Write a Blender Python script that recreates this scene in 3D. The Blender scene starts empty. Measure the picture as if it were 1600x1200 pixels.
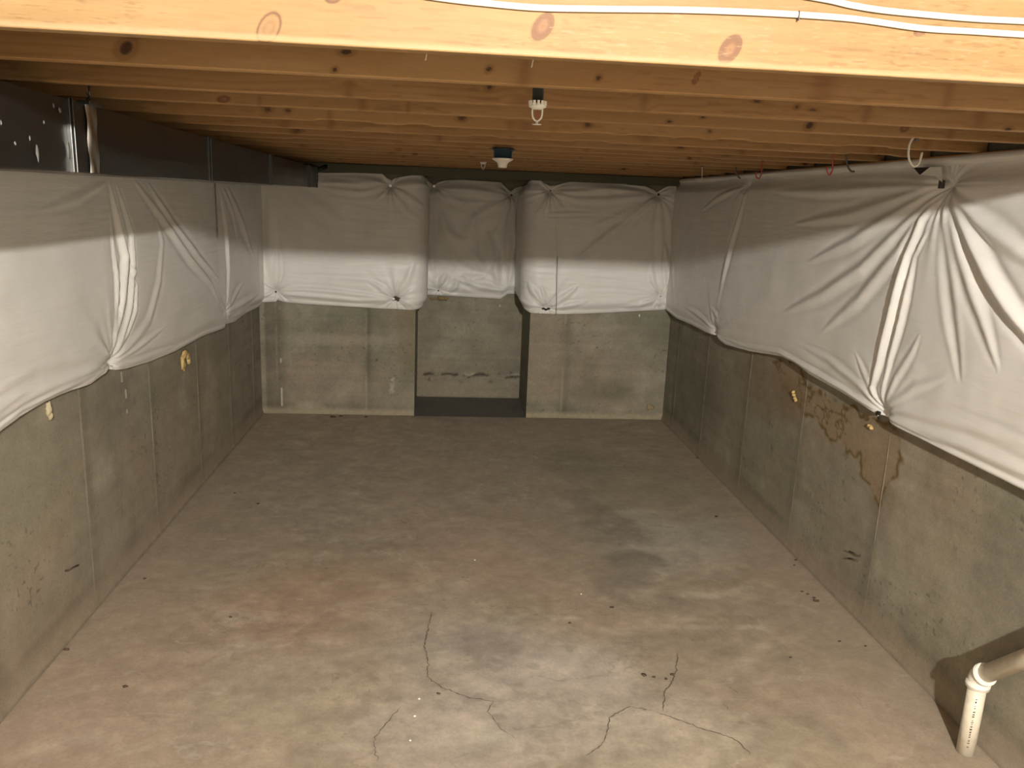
import bpy, bmesh, math, random
import numpy as np
from mathutils import Vector, Matrix

# ------------------------------------------------------------------ camera, light, exposure
EYE = 2.1
FPX = 1252.4
YAW, PITCH, ROLL = 0.089304, 0.223121, 0.040043
cyw, syw, cpi, spi = math.cos(YAW), math.sin(YAW), math.cos(PITCH), math.sin(PITCH)
W = np.array([syw*cpi, cyw*cpi, -spi]); R0 = np.array([cyw, -syw, 0.0]); U0 = np.cross(R0, W)
RR = R0*math.cos(ROLL) + U0*math.sin(ROLL); UU = -R0*math.sin(ROLL) + U0*math.cos(ROLL)
CAM = np.array([0, 0, EYE])
cd = bpy.data.cameras.new('camera'); cam = bpy.data.objects.new('camera', cd)
bpy.context.scene.collection.objects.link(cam)
cd.sensor_width = 36; cd.lens = FPX/1600*36; cd.clip_start = 0.02
cam.matrix_world = Matrix([[RR[0], UU[0], -W[0], 0], [RR[1], UU[1], -W[1], 0], [RR[2], UU[2], -W[2], EYE], [0, 0, 0, 1]])
scene = bpy.context.scene
scene.camera = cam
world = bpy.data.worlds.new('world'); scene.world = world; world.use_nodes = True
world.node_tree.nodes['Background'].inputs[0].default_value = (1.0, 0.9, 0.75, 1)
world.node_tree.nodes['Background'].inputs[1].default_value = 0.0
scene.view_settings.view_transform = 'Standard'; scene.view_settings.look = 'None'
scene.view_settings.exposure = 0.0; scene.view_settings.gamma = 1.0
scene.view_settings.use_curve_mapping = False
scene.cycles.max_bounces = 14; scene.cycles.diffuse_bounces = 10

LAMP = (0.50, -2.0, 2.90)
ld = bpy.data.lights.new('ceiling_bulb_light', 'POINT'); ld.energy = 1560; ld.color = (1.0, 0.955, 0.875); ld.shadow_soft_size = 0.045
lo = bpy.data.objects.new('ceiling_bulb_light', ld); lo.location = LAMP; scene.collection.objects.link(lo)

# room measurements (metres)
A, B, D, D2, XL, XR, H = 1.7356, 2.2367, 7.716, 8.515, -0.269, 0.8434, 2.3817
YJ, SP = 1.68, 0.4            # first joist, joist spacing
JH, JT = 0.235, 0.038
DECK = H+JH
YB = -3.2                     # wall behind the camera
TOP2 = 3.15                   # higher ceiling of the unseen bay behind, raised to clear the lamp

def ray(x, y): return RR*(x-800)/FPX - UU*(y-600)/FPX + W
def onX(X, x, y): d = ray(x, y); return CAM + d*X/d[0]
def onY(Y, x, y): d = ray(x, y); return CAM + d*Y/d[1]
def onZ(Z, x, y): d = ray(x, y); return CAM + d*(Z-EYE)/d[2]

# ------------------------------------------------------------------ noise
_rng = np.random.RandomState(7)
_lat = _rng.rand(256, 256)
def vn(x, y, seed=0):
    x = np.asarray(x, float)+seed*17.31; y = np.asarray(y, float)+seed*9.17
    xi = np.floor(x).astype(np.int64); yi = np.floor(y).astype(np.int64)
    fx = x-xi; fy = y-yi; fx = fx*fx*(3-2*fx); fy = fy*fy*(3-2*fy)
    g = lambda a, b: _lat[a & 255, b & 255]
    return (g(xi, yi)*(1-fx)+g(xi+1, yi)*fx)*(1-fy)+(g(xi, yi+1)*(1-fx)+g(xi+1, yi+1)*fx)*fy
def fbm(x, y, o=4, seed=0):
    s = 0; a = 0.5; t = 0
    for k in range(o):
        s = s+a*vn(x*2**k, y*2**k, seed+k*3); t += a; a *= 0.5
    return s/t
def sstep(a, b, x):
    t = np.clip((x-a)/(b-a), 0, 1); return t*t*(3-2*t)

# ------------------------------------------------------------------ materials
def newmat(name):
    m = bpy.data.materials.new(name); m.use_nodes = True
    nt = m.node_tree; b = nt.nodes['Principled BSDF']; return m, nt, b
def plain(name, col, rough=0.6, metal=0.0, spec=0.5, noise=0.0, nscale=60, bump=0.0):
    m, nt, b = newmat(name)
    b.inputs['Base Color'].default_value = (*col, 1); b.inputs['Roughness'].default_value = rough
    b.inputs['Metallic'].default_value = metal; b.inputs['Specular IOR Level'].default_value = spec
    tc = nt.nodes.new('ShaderNodeTexCoord')
    n = nt.nodes.new('ShaderNodeTexNoise'); n.inputs['Scale'].default_value = nscale; n.inputs['Detail'].default_value = 5
    nt.links.new(tc.outputs['Object'], n.inputs['Vector'])
    if noise:
        mx = nt.nodes.new('ShaderNodeMix'); mx.data_type = 'RGBA'; mx.inputs[0].default_value = 1
        r = nt.nodes.new('ShaderNodeMapRange'); r.inputs['To Min'].default_value = 1-noise; r.inputs['To Max'].default_value = 1+noise
        nt.links.new(n.outputs['Fac'], r.inputs['Value'])
        mx.blend_type = 'MULTIPLY'; mx.inputs[6].default_value = (*col, 1)
        nt.links.new(r.outputs[0], mx.inputs[7]); nt.links.new(mx.outputs[2], b.inputs['Base Color'])
    if bump:
        bp = nt.nodes.new('ShaderNodeBump'); bp.inputs['Strength'].default_value = bump; bp.inputs['Distance'].default_value = 0.003
        nt.links.new(n.outputs['Fac'], bp.inputs['Height']); nt.links.new(bp.outputs[0], b.inputs['Normal'])
    return m
def toned(name, rough, spec, scales, amp, bump, bdist, stretch=(1, 1, 1)):
    """colour comes from the mesh's own stain attribute 'tone', node noise adds the fine grain"""
    m, nt, b = newmat(name)
    at = nt.nodes.new('ShaderNodeAttribute'); at.attribute_name = 'tone'
    tc = nt.nodes.new('ShaderNodeTexCoord'); mp = nt.nodes.new('ShaderNodeMapping'); mp.inputs['Scale'].default_value = stretch
    nt.links.new(tc.outputs['Object'], mp.inputs['Vector'])
    prev = at.outputs['Color']; h = None
    for sc, am in zip(scales, amp):
        n = nt.nodes.new('ShaderNodeTexNoise'); n.inputs['Scale'].default_value = sc; n.inputs['Detail'].default_value = 6; n.inputs['Roughness'].default_value = 0.65
        nt.links.new(mp.outputs[0], n.inputs['Vector'])
        r = nt.nodes.new('ShaderNodeMapRange'); r.inputs['From Min'].default_value = 0.25; r.inputs['From Max'].default_value = 0.75
        r.inputs['To Min'].default_value = 1-am; r.inputs['To Max'].default_value = 1+am
        nt.links.new(n.outputs['Fac'], r.inputs['Value'])
        mx = nt.nodes.new('ShaderNodeMix'); mx.data_type = 'RGBA'; mx.blend_type = 'MULTIPLY'; mx.inputs[0].default_value = 1
        nt.links.new(prev, mx.inputs[6]); nt.links.new(r.outputs[0], mx.inputs[7]); prev = mx.outputs[2]; h = n.outputs['Fac']
    nt.links.new(prev, b.inputs['Base Color'])
    b.inputs['Roughness'].default_value = rough; b.inputs['Specular IOR Level'].default_value = spec
    bp = nt.nodes.new('ShaderNodeBump'); bp.inputs['Strength'].default_value = bump; bp.inputs['Distance'].default_value = bdist
    nt.links.new(h, bp.inputs['Height']); nt.links.new(bp.outputs[0], b.inputs['Normal'])
    return m
M_wall = toned('cast_concrete', 0.9, 0.25, (9, 28, 90), (0.10, 0.10, 0.13), 0.5, 0.004)
M_floor = toned('floor_concrete', 0.72, 0.3, (5, 18, 70), (0.10, 0.12, 0.12), 0.35, 0.003)
M_wood = toned('pine', 0.6, 0.3, (6, 40), (0.07, 0.08), 0.25, 0.0015, (0.5, 4, 4))
def blanket_mat():
    m, nt, b = newmat('white_vinyl_facing')
    tc = nt.nodes.new('ShaderNodeTexCoord'); mp = nt.nodes.new('ShaderNodeMapping'); mp.inputs['Scale'].default_value = (12, 12, 160)
    nt.links.new(tc.outputs['Object'], mp.inputs['Vector'])
    n = nt.nodes.new('ShaderNodeTexNoise'); n.inputs['Scale'].default_value = 1.0; n.inputs['Detail'].default_value = 4
    nt.links.new(mp.outputs[0], n.inputs['Vector'])
    n2 = nt.nodes.new('ShaderNodeTexNoise'); n2.inputs['Scale'].default_value = 5.0; n2.inputs['Detail'].default_value = 5
    nt.links.new(tc.outputs['Object'], n2.inputs['Vector'])
    r = nt.nodes.new('ShaderNodeValToRGB'); r.color_ramp.elements[0].position = 0.3; r.color_ramp.elements[1].position = 0.7
    r.color_ramp.elements[0].color = (0.70, 0.69, 0.66, 1); r.color_ramp.elements[1].color = (0.77, 0.76, 0.73, 1)
    nt.links.new(n2.outputs['Fac'], r.inputs[0]); nt.links.new(r.outputs[0], b.inputs['Base Color'])
    bp = nt.nodes.new('ShaderNodeBump'); bp.inputs['Strength'].default_value = 0.22; bp.inputs['Distance'].default_value = 0.004
    nt.links.new(n.outputs['Fac'], bp.inputs['Height']); nt.links.new(bp.outputs[0], b.inputs['Normal'])
    b.inputs['Roughness'].default_value = 0.42; b.inputs['Specular IOR Level'].default_value = 0.45
    return m
M_blanket = blanket_mat()
M_dark = plain('tear_shade_dark', (0.018, 0.015, 0.012), 0.8)  # near-black stand-in for the shade inside torn holes
M_foam = plain('yellow_spray_foam', (0.55, 0.40, 0.17), 0.85, noise=0.35, nscale=70, bump=0.8)
M_cable = plain('white_cable_sheath', (0.60, 0.56, 0.47), 0.45, noise=0.05)
M_pvc = plain('white_pvc', (0.66, 0.61, 0.50), 0.4, noise=0.22, nscale=35)
M_pvcfit = plain('bright_white_pvc_fitting', (0.78, 0.74, 0.66), 0.35, noise=0.06, nscale=30)
M_ink = plain('dark_print', (0.10, 0.08, 0.06), 0.7)
M_black = plain('black_pipe', (0.010, 0.011, 0.007), 0.4)
M_blue = plain('blue_plastic', (0.010, 0.030, 0.045), 0.4)
M_porc = plain('white_porcelain', (0.78, 0.74, 0.68), 0.3)
M_chrome = plain('bright_metal', (0.75, 0.73, 0.7), 0.25, metal=1.0)
M_red = plain('red_coated_wire', (0.35, 0.05, 0.03), 0.4)
M_white_wire = plain('white_coated_wire', (0.62, 0.58, 0.52), 0.4)
M_darkwire = plain('dark_wire', (0.06, 0.055, 0.05), 0.4)
M_rust = plain('rusty_steel', (0.07, 0.045, 0.03), 0.7, noise=0.4)
def duct_mat():
    m, nt, b = newmat('dull_galvanised_sheet')
    tc = nt.nodes.new('ShaderNodeTexCoord')
    n = nt.nodes.new('ShaderNodeTexNoise'); n.inputs['Scale'].default_value = 3; n.inputs['Detail'].default_value = 6
    nt.links.new(tc.outputs['Object'], n.inputs['Vector'])
    r = nt.nodes.new('ShaderNodeMapRange'); r.inputs['To Min'].default_value = 0.24; r.inputs['To Max'].default_value = 0.42
    nt.links.new(n.outputs['Fac'], r.inputs['Value']); nt.links.new(r.outputs[0], b.inputs['Roughness'])
    b.inputs['Base Color'].default_value = (0.095, 0.095, 0.09, 1); b.inputs['Metallic'].default_value = 0.92
    bp = nt.nodes.new('ShaderNodeBump'); bp.inputs['Strength'].default_value = 0.2; bp.inputs['Distance'].default_value = 0.01
    nt.links.new(n.outputs['Fac'], bp.inputs['Height']); nt.links.new(bp.outputs[0], b.inputs['Normal'])
    return m
M_duct = duct_mat()
M_ductw = plain('oxidised_zinc_smear', (0.22, 0.22, 0.21), 0.6, noise=0.5, nscale=40)

# ------------------------------------------------------------------ builders
coll = scene.collection
def link(name, me, mat, parent=None):
    o = bpy.data.objects.new(name, me); coll.objects.link(o)
    if mat: me.materials.append(mat)
    if parent: o.parent = parent
    return o
def empty(name, loc=(0, 0, 0)):
    o = bpy.data.objects.new(name, None); o.empty_display_size = 0.05; coll.objects.link(o); o.location = loc; return o
def tag(o, label=None, cat=None, group=None, kind=None):
    if label: o['label'] = label
    if cat: o['category'] = cat
    if group: o['group'] = group
    if kind: o['kind'] = kind
    return o
def grid(name, V, mat, parent=None, tone=None, smooth=True, flip=False, drop=None):
    n, m = V.shape[:2]
    me = bpy.data.meshes.new(name)
    idx = np.arange(n*m).reshape(n, m)
    q = np.stack([idx[:-1, :-1], idx[1:, :-1], idx[1:, 1:], idx[:-1, 1:]], -1).reshape(-1, 4)
    if flip: q = q[:, ::-1]
    nf = len(q)
    me.vertices.add(n*m); me.vertices.foreach_set('co', V.reshape(-1).astype(np.float32))
    me.loops.add(nf*4); me.loops.foreach_set('vertex_index', q.reshape(-1).astype(np.int32))
    me.polygons.add(nf); me.polygons.foreach_set('loop_start', (np.arange(nf)*4).astype(np.int32))
    try: me.polygons.foreach_set('loop_total', np.full(nf, 4, np.int32))
    except Exception: pass
    me.polygons.foreach_set('use_smooth', np.full(nf, smooth))
    if tone is not None:
        at = me.color_attributes.new('tone', 'FLOAT_COLOR', 'POINT')
        c = np.ones((n*m, 4), np.float32); c[:, :3] = tone.reshape(-1, 3); at.data.foreach_set('color', c.reshape(-1))
    me.update(calc_edges=True); me.validate()
    return link(name, me, mat, parent)
def settone(me, col):
    at = me.color_attributes.new('tone', 'FLOAT_COLOR', 'POINT')
    c = np.ones((len(me.vertices), 4), np.float32); c[:, :3] = col; at.data.foreach_set('color', c.reshape(-1))
class MB:
    def __init__(s): s.v = []; s.f = []; s.sm = []
    def add(s, v, f, sm=False):
        b = len(s.v); s.v += [tuple(map(float, p)) for p in v]; s.f += [tuple(i+b for i in q) for q in f]; s.sm += [sm]*len(f); return s
    def box(s, x0, x1, y0, y1, z0, z1):
        v = [(x, y, z) for z in (z0, z1) for y in (y0, y1) for x in (x0, x1)]
        return s.add(v, [(0, 2, 3, 1), (4, 5, 7, 6), (0, 1, 5, 4), (2, 6, 7, 3), (0, 4, 6, 2), (1, 3, 7, 5)])
    def tube(s, pts, r, n=10, cap=True, sq=(1, 1), up=None):
        P = [np.array(p, float) for p in pts]; rs = r if hasattr(r, '__len__') else [r]*len(P)
        v = []; prev = None
        for i, p in enumerate(P):
            t = (P[min(i+1, len(P)-1)]-P[max(i-1, 0)]); t /= np.linalg.norm(t)
            if prev is None:
                a = np.array(up if up is not None else ((0, 0, 1) if abs(t[2]) < 0.9 else (1, 0, 0)), float)
            else: a = prev
            a = a-t*(a@t); a /= np.linalg.norm(a); prev = a; bb = np.cross(t, a)
            for k in range(n):
                th = 2*math.pi*k/n; v.append(p+rs[i]*(a*math.cos(th)*sq[0]+bb*math.sin(th)*sq[1]))
        f = []
        for i in range(len(P)-1):
            for k in range(n):
                k2 = (k+1) % n; f.append((i*n+k, i*n+k2, (i+1)*n+k2, (i+1)*n+k))
        s.add(v, f, True)
        if cap:
            b = len(s.v)-len(v); s.f += [tuple(b+k for k in range(n))[::-1], tuple(b+(len(P)-1)*n+k for k in range(n))]; s.sm += [False, False]
        return s
    def lathe(s, prof, c, axis='z', n=24):
        v = []; f = []
        for (r, z) in prof:
            for k in range(n):
                th = 2*math.pi*k/n; v.append((c[0]+r*math.cos(th), c[1]+r*math.sin(th), c[2]+z))
        for i in range(len(prof)-1):
            for k in range(n):
                k2 = (k+1) % n; f.append((i*n+k, i*n+k2, (i+1)*n+k2, (i+1)*n+k))
        return s.add(v, f, True)
    def blob(s, c, r, seed=0, n=10, m=7, amp=0.35):
        v = []; f = []
        for j in range(m+1):
            ph = math.pi*j/m
            for k in range(n):
                th = 2*math.pi*k/n
                q = 1+amp*(float(vn(k % n*1.3+seed*5, j*1.1+seed, seed))-0.5)*2
                if j in (0, m): q = 1
                v.append((c[0]+r[0]*q*math.sin(ph)*math.cos(th), c[1]+r[1]*q*math.sin(ph)*math.sin(th), c[2]+r[2]*q*math.cos(ph)))
        for j in range(m):
            for k in range(n):
                k2 = (k+1) % n; f.append((j*n+k, (j+1)*n+k, (j+1)*n+k2, j*n+k2))
        return s.add(v, f, True)
    def build(s, name, mat, parent=None, bevel=0):
        me = bpy.data.meshes.new(name); me.from_pydata(s.v, [], s.f); me.update()
        me.polygons.foreach_set('use_smooth', s.sm)
        o = link(name, me, mat, parent)
        if bevel:
            md = o.modifiers.new('bevel', 'BEVEL'); md.width = bevel; md.segments = 2; md.limit_method = 'ANGLE'
        return o

# ------------------------------------------------------------------ concrete colouring
def blob2(u, v, cu, cv, ru, rv, soft=0.5, seed=0, wob=0.35, nf=2.0):
    d = np.sqrt(((u-cu)/ru)**2+((v-cv)/rv)**2)+wob*(fbm(u*nf, v*nf, 4, seed)-0.5)*2
    return 1-sstep(1-soft, 1+soft*0.4, d)
WALLC = np.array([0.225, 0.202, 0.155]); PINK = np.array([0.265, 0.205, 0.155]); GREEN = np.array([0.15, 0.15, 0.11]); PALE = np.array([0.34, 0.31, 0.25])
def mixc(c, k, w): return c*(1-w[..., None])+k*w[..., None]
def wall_tone(u, z, seed, seams=(), pink_h=0.12):
    c = np.ones(u.shape+(3,))*WALLC
    c = mixc(c, GREEN, 0.55*sstep(0.48, 0.68, fbm(u*0.8, z*0.9, 4, seed)))
    c = mixc(c, PINK, 0.45*sstep(0.50, 0.70, fbm(u*1.1, z*1.3, 4, seed+20)))
    c = mixc(c, PALE, 0.35*sstep(0.55, 0.75, fbm(u*3, z*3, 5, seed+40)))
    c = c*(0.86+0.28*fbm(u*7, z*7, 4, seed+60))[..., None]
    c = c*(0.89+0.22*fbm(u*1.5, z*26, 4, seed+80))[..., None]
    # dark pores
    c = c*(1-0.4*sstep(0.86, 0.93, vn(u*55, z*55, seed+5))*sstep(0.5, 0.7, vn(u*3, z*3, seed+6)))[..., None]
    # dirt and old floor paint climbing the foot of the wall
    f = 1-sstep(pink_h*0.55, pink_h, z+0.05*(fbm(u*4, z*4, 3, seed+9)-0.5))
    c = mixc(c, np.array([0.27, 0.225, 0.17]), 0.6*f)
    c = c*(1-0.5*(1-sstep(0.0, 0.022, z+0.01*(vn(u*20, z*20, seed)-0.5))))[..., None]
    c = c*(1-0.22*np.exp(-((z-pink_h-0.02)/0.035)**2)*sstep(0.4, 0.6, fbm(u*3, z*2, 3, seed+8)))[..., None]
    for s0 in seams:
        c = c*(1-0.16*np.exp(-((u-s0-0.03)/0.05)**2)*(0.5+fbm(z*3, u*3, 3, seed)))[..., None]
        c = mixc(c, PALE*1.1, 0.4*np.exp(-((u-s0)/0.008)**2)*sstep(0.35, 0.6, fbm(z*5, u*2+s0, 3, seed+3)))
    return c*np.array([1.11, 1.14, 1.13])*(1-0.7*sstep(2.30, 2.36, z))[..., None]  # wall head darkened: shade under the ceiling painted into the tone
def ysample(y0, y1, n):        # closer rows near the viewer
    t = np.linspace(0, 1, n); return 1/(1/y0*(1-t)+1/y1*t)

# ------------------------------------------------------------------ floor
ys = np.concatenate([np.linspace(YB, 1.9, 12), ysample(2.0, D2, 640)])
xs = np.linspace(-A, B, 520)
Yg, Xg = np.meshgrid(ys, xs, indexing='ij')
FB = np.array([0.325, 0.270, 0.200])
c = np.ones(Yg.shape+(3,))*FB
def fb(px, py, rx, ry, col, w, seed, soft=0.7, wob=0.5, nf=2.5):
    global c
    p = onZ(0, px, py); c = mixc(c, np.array(col), w*blob2(Xg, Yg, p[0], p[1], rx, ry, soft, seed, wob, nf))
c = mixc(c, np.array([0.36, 0.275, 0.20]), 0.6*sstep(0.45, 0.65, fbm(Xg*0.7, Yg*0.5, 4, 3)))
c = mixc(c, np.array([0.28, 0.245, 0.17]), 0.5*sstep(0.5, 0.7, fbm(Xg*0.9, Yg*0.8, 4, 31)))
fb(150, 1060, 0.8, 1.2, (0.36, 0.27, 0.20), 0.6, 1)
fb(480, 940, 0.45, 0.5, (0.35, 0.25, 0.17), 0.75, 2)
fb(420, 1080, 0.5, 0.4, (0.37, 0.32, 0.23), 0.5, 12)
fb(850, 1060, 0.62, 0.55, (0.42, 0.37, 0.31), 0.85, 4)
fb(700, 1150, 0.45, 0.35, (0.42, 0.37, 0.31), 0.6, 5)
fb(700, 980, 0.35, 0.5, (0.40, 0.35, 0.28), 0.5, 15)
fb(1000, 1160, 0.5, 0.3, (0.38, 0.335, 0.26), 0.7, 6)
fb(740, 1005, 0.18, 0.18, (0.30, 0.265, 0.22), 0.7, 16)
fb(900, 725, 0.4, 0.45, (0.23, 0.21, 0.15), 0.7, 7)
fb(1040, 850, 0.42, 0.45, (0.38, 0.345, 0.275), 0.8, 8)
fb(1130, 840, 0.30, 0.35, (0.35, 0.315, 0.25), 0.6, 28)
fb(930, 800, 0.16, 0.5, (0.23, 0.195, 0.155), 0.55, 9, nf=7, wob=1.6)
fb(965, 830, 0.20, 0.25, (0.21, 0.18, 0.145), 0.7, 29, nf=7, wob=1.4)
fb(1000, 875, 0.24, 0.12, (0.21, 0.185, 0.145), 0.85, 10, nf=5, wob=1.0)
fb(1040, 858, 0.22, 0.05, (0.43, 0.39, 0.31), 0.8, 110, nf=5, wob=0.9)
fb(1000, 800, 0.3, 0.05, (0.38, 0.335, 0.27), 0.6, 111, nf=5, wob=0.9)
fb(1085, 930, 0.16, 0.04, (0.46, 0.41, 0.32), 0.8, 112, nf=6, wob=0.9)
fb(1120, 980, 0.3, 0.03, (0.44, 0.39, 0.30), 0.6, 113, nf=6, wob=0.9)
fb(640, 1165, 0.3, 0.03, (0.45, 0.40, 0.32), 0.6, 114, nf=6, wob=0.9)
fb(760, 1150, 0.10, 0.06, (0.46, 0.42, 0.33), 0.7, 115, nf=8, wob=1.0)
fb(840, 1045, 0.35, 0.12, (0.45, 0.40, 0.34), 0.6, 116, nf=5, wob=1.0)
fb(750, 1010, 0.22, 0.14, (0.29, 0.255, 0.215), 0.6, 117, nf=6, wob=1.0)
fb(860, 1085, 0.4, 0.06, (0.33, 0.285, 0.235), 0.6, 118, nf=6, wob=1.0)
fb(980, 905, 0.2, 0.2, (0.22, 0.19, 0.15), 0.75, 11, nf=7, wob=1.0)
fb(1030, 940, 0.3, 0.2, (0.26, 0.225, 0.165), 0.7, 13, nf=5)
fb(1150, 1000, 0.25, 0.25, (0.29, 0.25, 0.18), 0.5, 14, nf=5)
fb(1020, 1000, 0.3, 0.12, (0.29, 0.245, 0.18), 0.6, 17, nf=5)
# trowel marks and scuffs, long across the room
wq = fbm(Xg*1.3, Yg*1.3, 3, 49)
tr = fbm(Xg*5+Yg*1.2+3*wq, Yg*11-Xg*2.5+6*wq, 5, 50)
act = sstep(0.4, 0.65, fbm(Xg*0.8+0.2, Yg*0.6, 3, 52))*0.8+0.2
c = c*(1+0.20*(tr-0.5)*act)[..., None]
c = mixc(c, np.array([0.44, 0.39, 0.31]), 0.30*sstep(0.64, 0.78, tr)*act)
c = c*(0.86+0.28*fbm(Xg*9, Yg*9, 4, 54))[..., None]
for q in range(3):
    wv = fbm(Xg*2.2+q*3, Yg*3.4+q, 5, 90+q); ln = np.exp(-((wv-0.5)/0.006)**2)*sstep(0.5, 0.65, fbm(Xg*4+q, Yg*4, 3, 95+q))
    c = mixc(c, np.array([[0.46, 0.42, 0.35], [0.19, 0.165, 0.12], [0.44, 0.39, 0.30]][q]), 0.45*ln)
sp = fbm(Xg*16, Yg*20, 4, 99)
c = c*(1+0.22*(sp-0.5)*(0.5+act))[..., None]
mott = fbm(Xg*5, Yg*5, 5, 56)
pn = onZ(0, 800, 1090)
nearw = np.exp(-(((Xg-pn[0])/1.0)**2+((Yg-pn[1])/0.9)**2))
c = c*(1+0.5*(mott-0.5)*nearw)[..., None]
c = mixc(c, np.array([0.20, 0.175, 0.13]), 0.35*nearw*sstep(0.60, 0.72, fbm(Xg*11, Yg*13, 4, 58)))
c = c*(1-0.35*sstep(0.84, 0.92, fbm(Xg*40, Yg*55, 2, 8))*sstep(0.55, 0.75, vn(Xg*2.2, Yg*2.2, 9)))[..., None]
# edges against the walls
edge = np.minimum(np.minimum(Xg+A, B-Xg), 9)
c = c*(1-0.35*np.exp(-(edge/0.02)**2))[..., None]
c = mixc(c, np.array([0.37, 0.29, 0.215]), 0.35*np.exp(-(edge/0.35)**2))
c = c*np.array([1.0, 1.04, 1.10])*np.where(Yg < 1.7, 0.5, 1.0)[..., None]  # unseen rear floor darkened to cut bounce light onto the joists
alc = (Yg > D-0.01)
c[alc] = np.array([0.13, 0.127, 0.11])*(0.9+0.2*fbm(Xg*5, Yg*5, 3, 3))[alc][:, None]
Zf = 0.004*(fbm(Xg*1.5, Yg*1.5, 4, 70)-0.5)+0.0015*(tr-0.5)*act
Zf -= 0.0
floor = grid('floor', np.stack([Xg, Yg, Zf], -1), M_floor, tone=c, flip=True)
tag(floor, kind='structure')

def ribbon(pts, w, z, mb, seed):
    P = []
    for i in range(len(pts)-1):
        a, b_ = np.array(pts[i]), np.array(pts[i+1]); n = max(2, int(np.linalg.norm(b_-a)/0.012))
        for k in range(n): P.append(a+(b_-a)*k/n)
    P.append(np.array(pts[-1])); P = np.array(P); rnd = np.random.RandomState(seed)
    T = np.gradient(P, axis=0); T /= np.linalg.norm(T, axis=1)[:, None]+1e-9; N = np.stack([-T[:, 1], T[:, 0]], -1)
    P = P+N*(np.cumsum(rnd.randn(len(P)))*0.0006+rnd.randn(len(P))*0.003)[:, None]
    ww = w*(0.5+rnd.rand(len(P)))[:, None]*np.minimum(1, np.minimum(np.arange(len(P)), len(P)-1-np.arange(len(P)))[:, None]/4+0.2)
    L = P+N*ww; Rr = P-N*ww; n = len(P)
    v = [(p[0], p[1], z) for p in L]+[(p[0], p[1], z) for p in Rr]
    mb.add(v, [(i, i+n, i+n+1, i+1) for i in range(n-1)])
def fl(*pp): return [onZ(0, *p)[:2] for p in pp]
cracks = [
    (fl((676, 955), (668, 985), (663, 1010), (670, 1035), (668, 1058), (690, 1075), (735, 1090), (772, 1096)), 0.0018),
    (fl((772, 1096), (762, 1113), (785, 1140), (808, 1155)), 0.0012),
    (fl((1060, 1020), (1052, 1060), (1036, 1083), (1032, 1113)), 0.0016),
    (fl((1025, 1113), (1060, 1125), (1100, 1140), (1150, 1155), (1175, 1180)), 0.0018),
    (fl((1025, 1113), (985, 1105), (955, 1120), (945, 1160), (915, 1185)), 0.0013),
    (fl((628, 1105), (600, 1135), (585, 1160), (590, 1190)), 0.0014),
    (fl((1140, 1075), (1160, 1088)), 0.0016), (fl((1130, 1100), (1143, 1115)), 0.0016),
]
for k, (pts, w) in enumerate(cracks):
    mb = MB(); ribbon(pts, w, 0.0035, mb, 30+k)
    mb.build('crack', M_ink, floor)

# ------------------------------------------------------------------ walls
zs = np.concatenate([np.linspace(0, 1.35, 190), np.linspace(1.36, DECK, 8)])
def side_wall(name, X, seams, seed, sgn, extra=None):
    ys_ = np.concatenate([np.linspace(YB, 1.9, 20), ysample(2.0, D, 520)])
    Y, Z = np.meshgrid(ys_, zs, indexing='ij')
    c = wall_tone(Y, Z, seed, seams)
    if extra: c = extra(c, Y, Z)
    x = X-sgn*(0.006*(fbm(Y*2, Z*2, 4, seed+2)-0.5))
    # slight footing cove
    x = x-sgn*0.014*np.exp(-Z/0.03)
    V = np.stack([x, Y, Z], -1)
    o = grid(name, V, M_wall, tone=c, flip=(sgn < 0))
    tag(o, kind='structure')
    mb = MB().box(min(X, X+sgn*0.2), max(X, X+sgn*0.2), YB, 1.67, DECK, TOP2); u = mb.build('upper_wall', M_wall, o); settone(u.data, WALLC*0.4)  # unseen upper wall, toned dark to cut bounce onto the joists
    return o
seamsL = [2.97, 3.89, 4.81, 5.73, 6.59, 7.4]
seamsR = [-1.0, 3.68, 4.64, 5.55, 6.5, 7.35]
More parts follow.
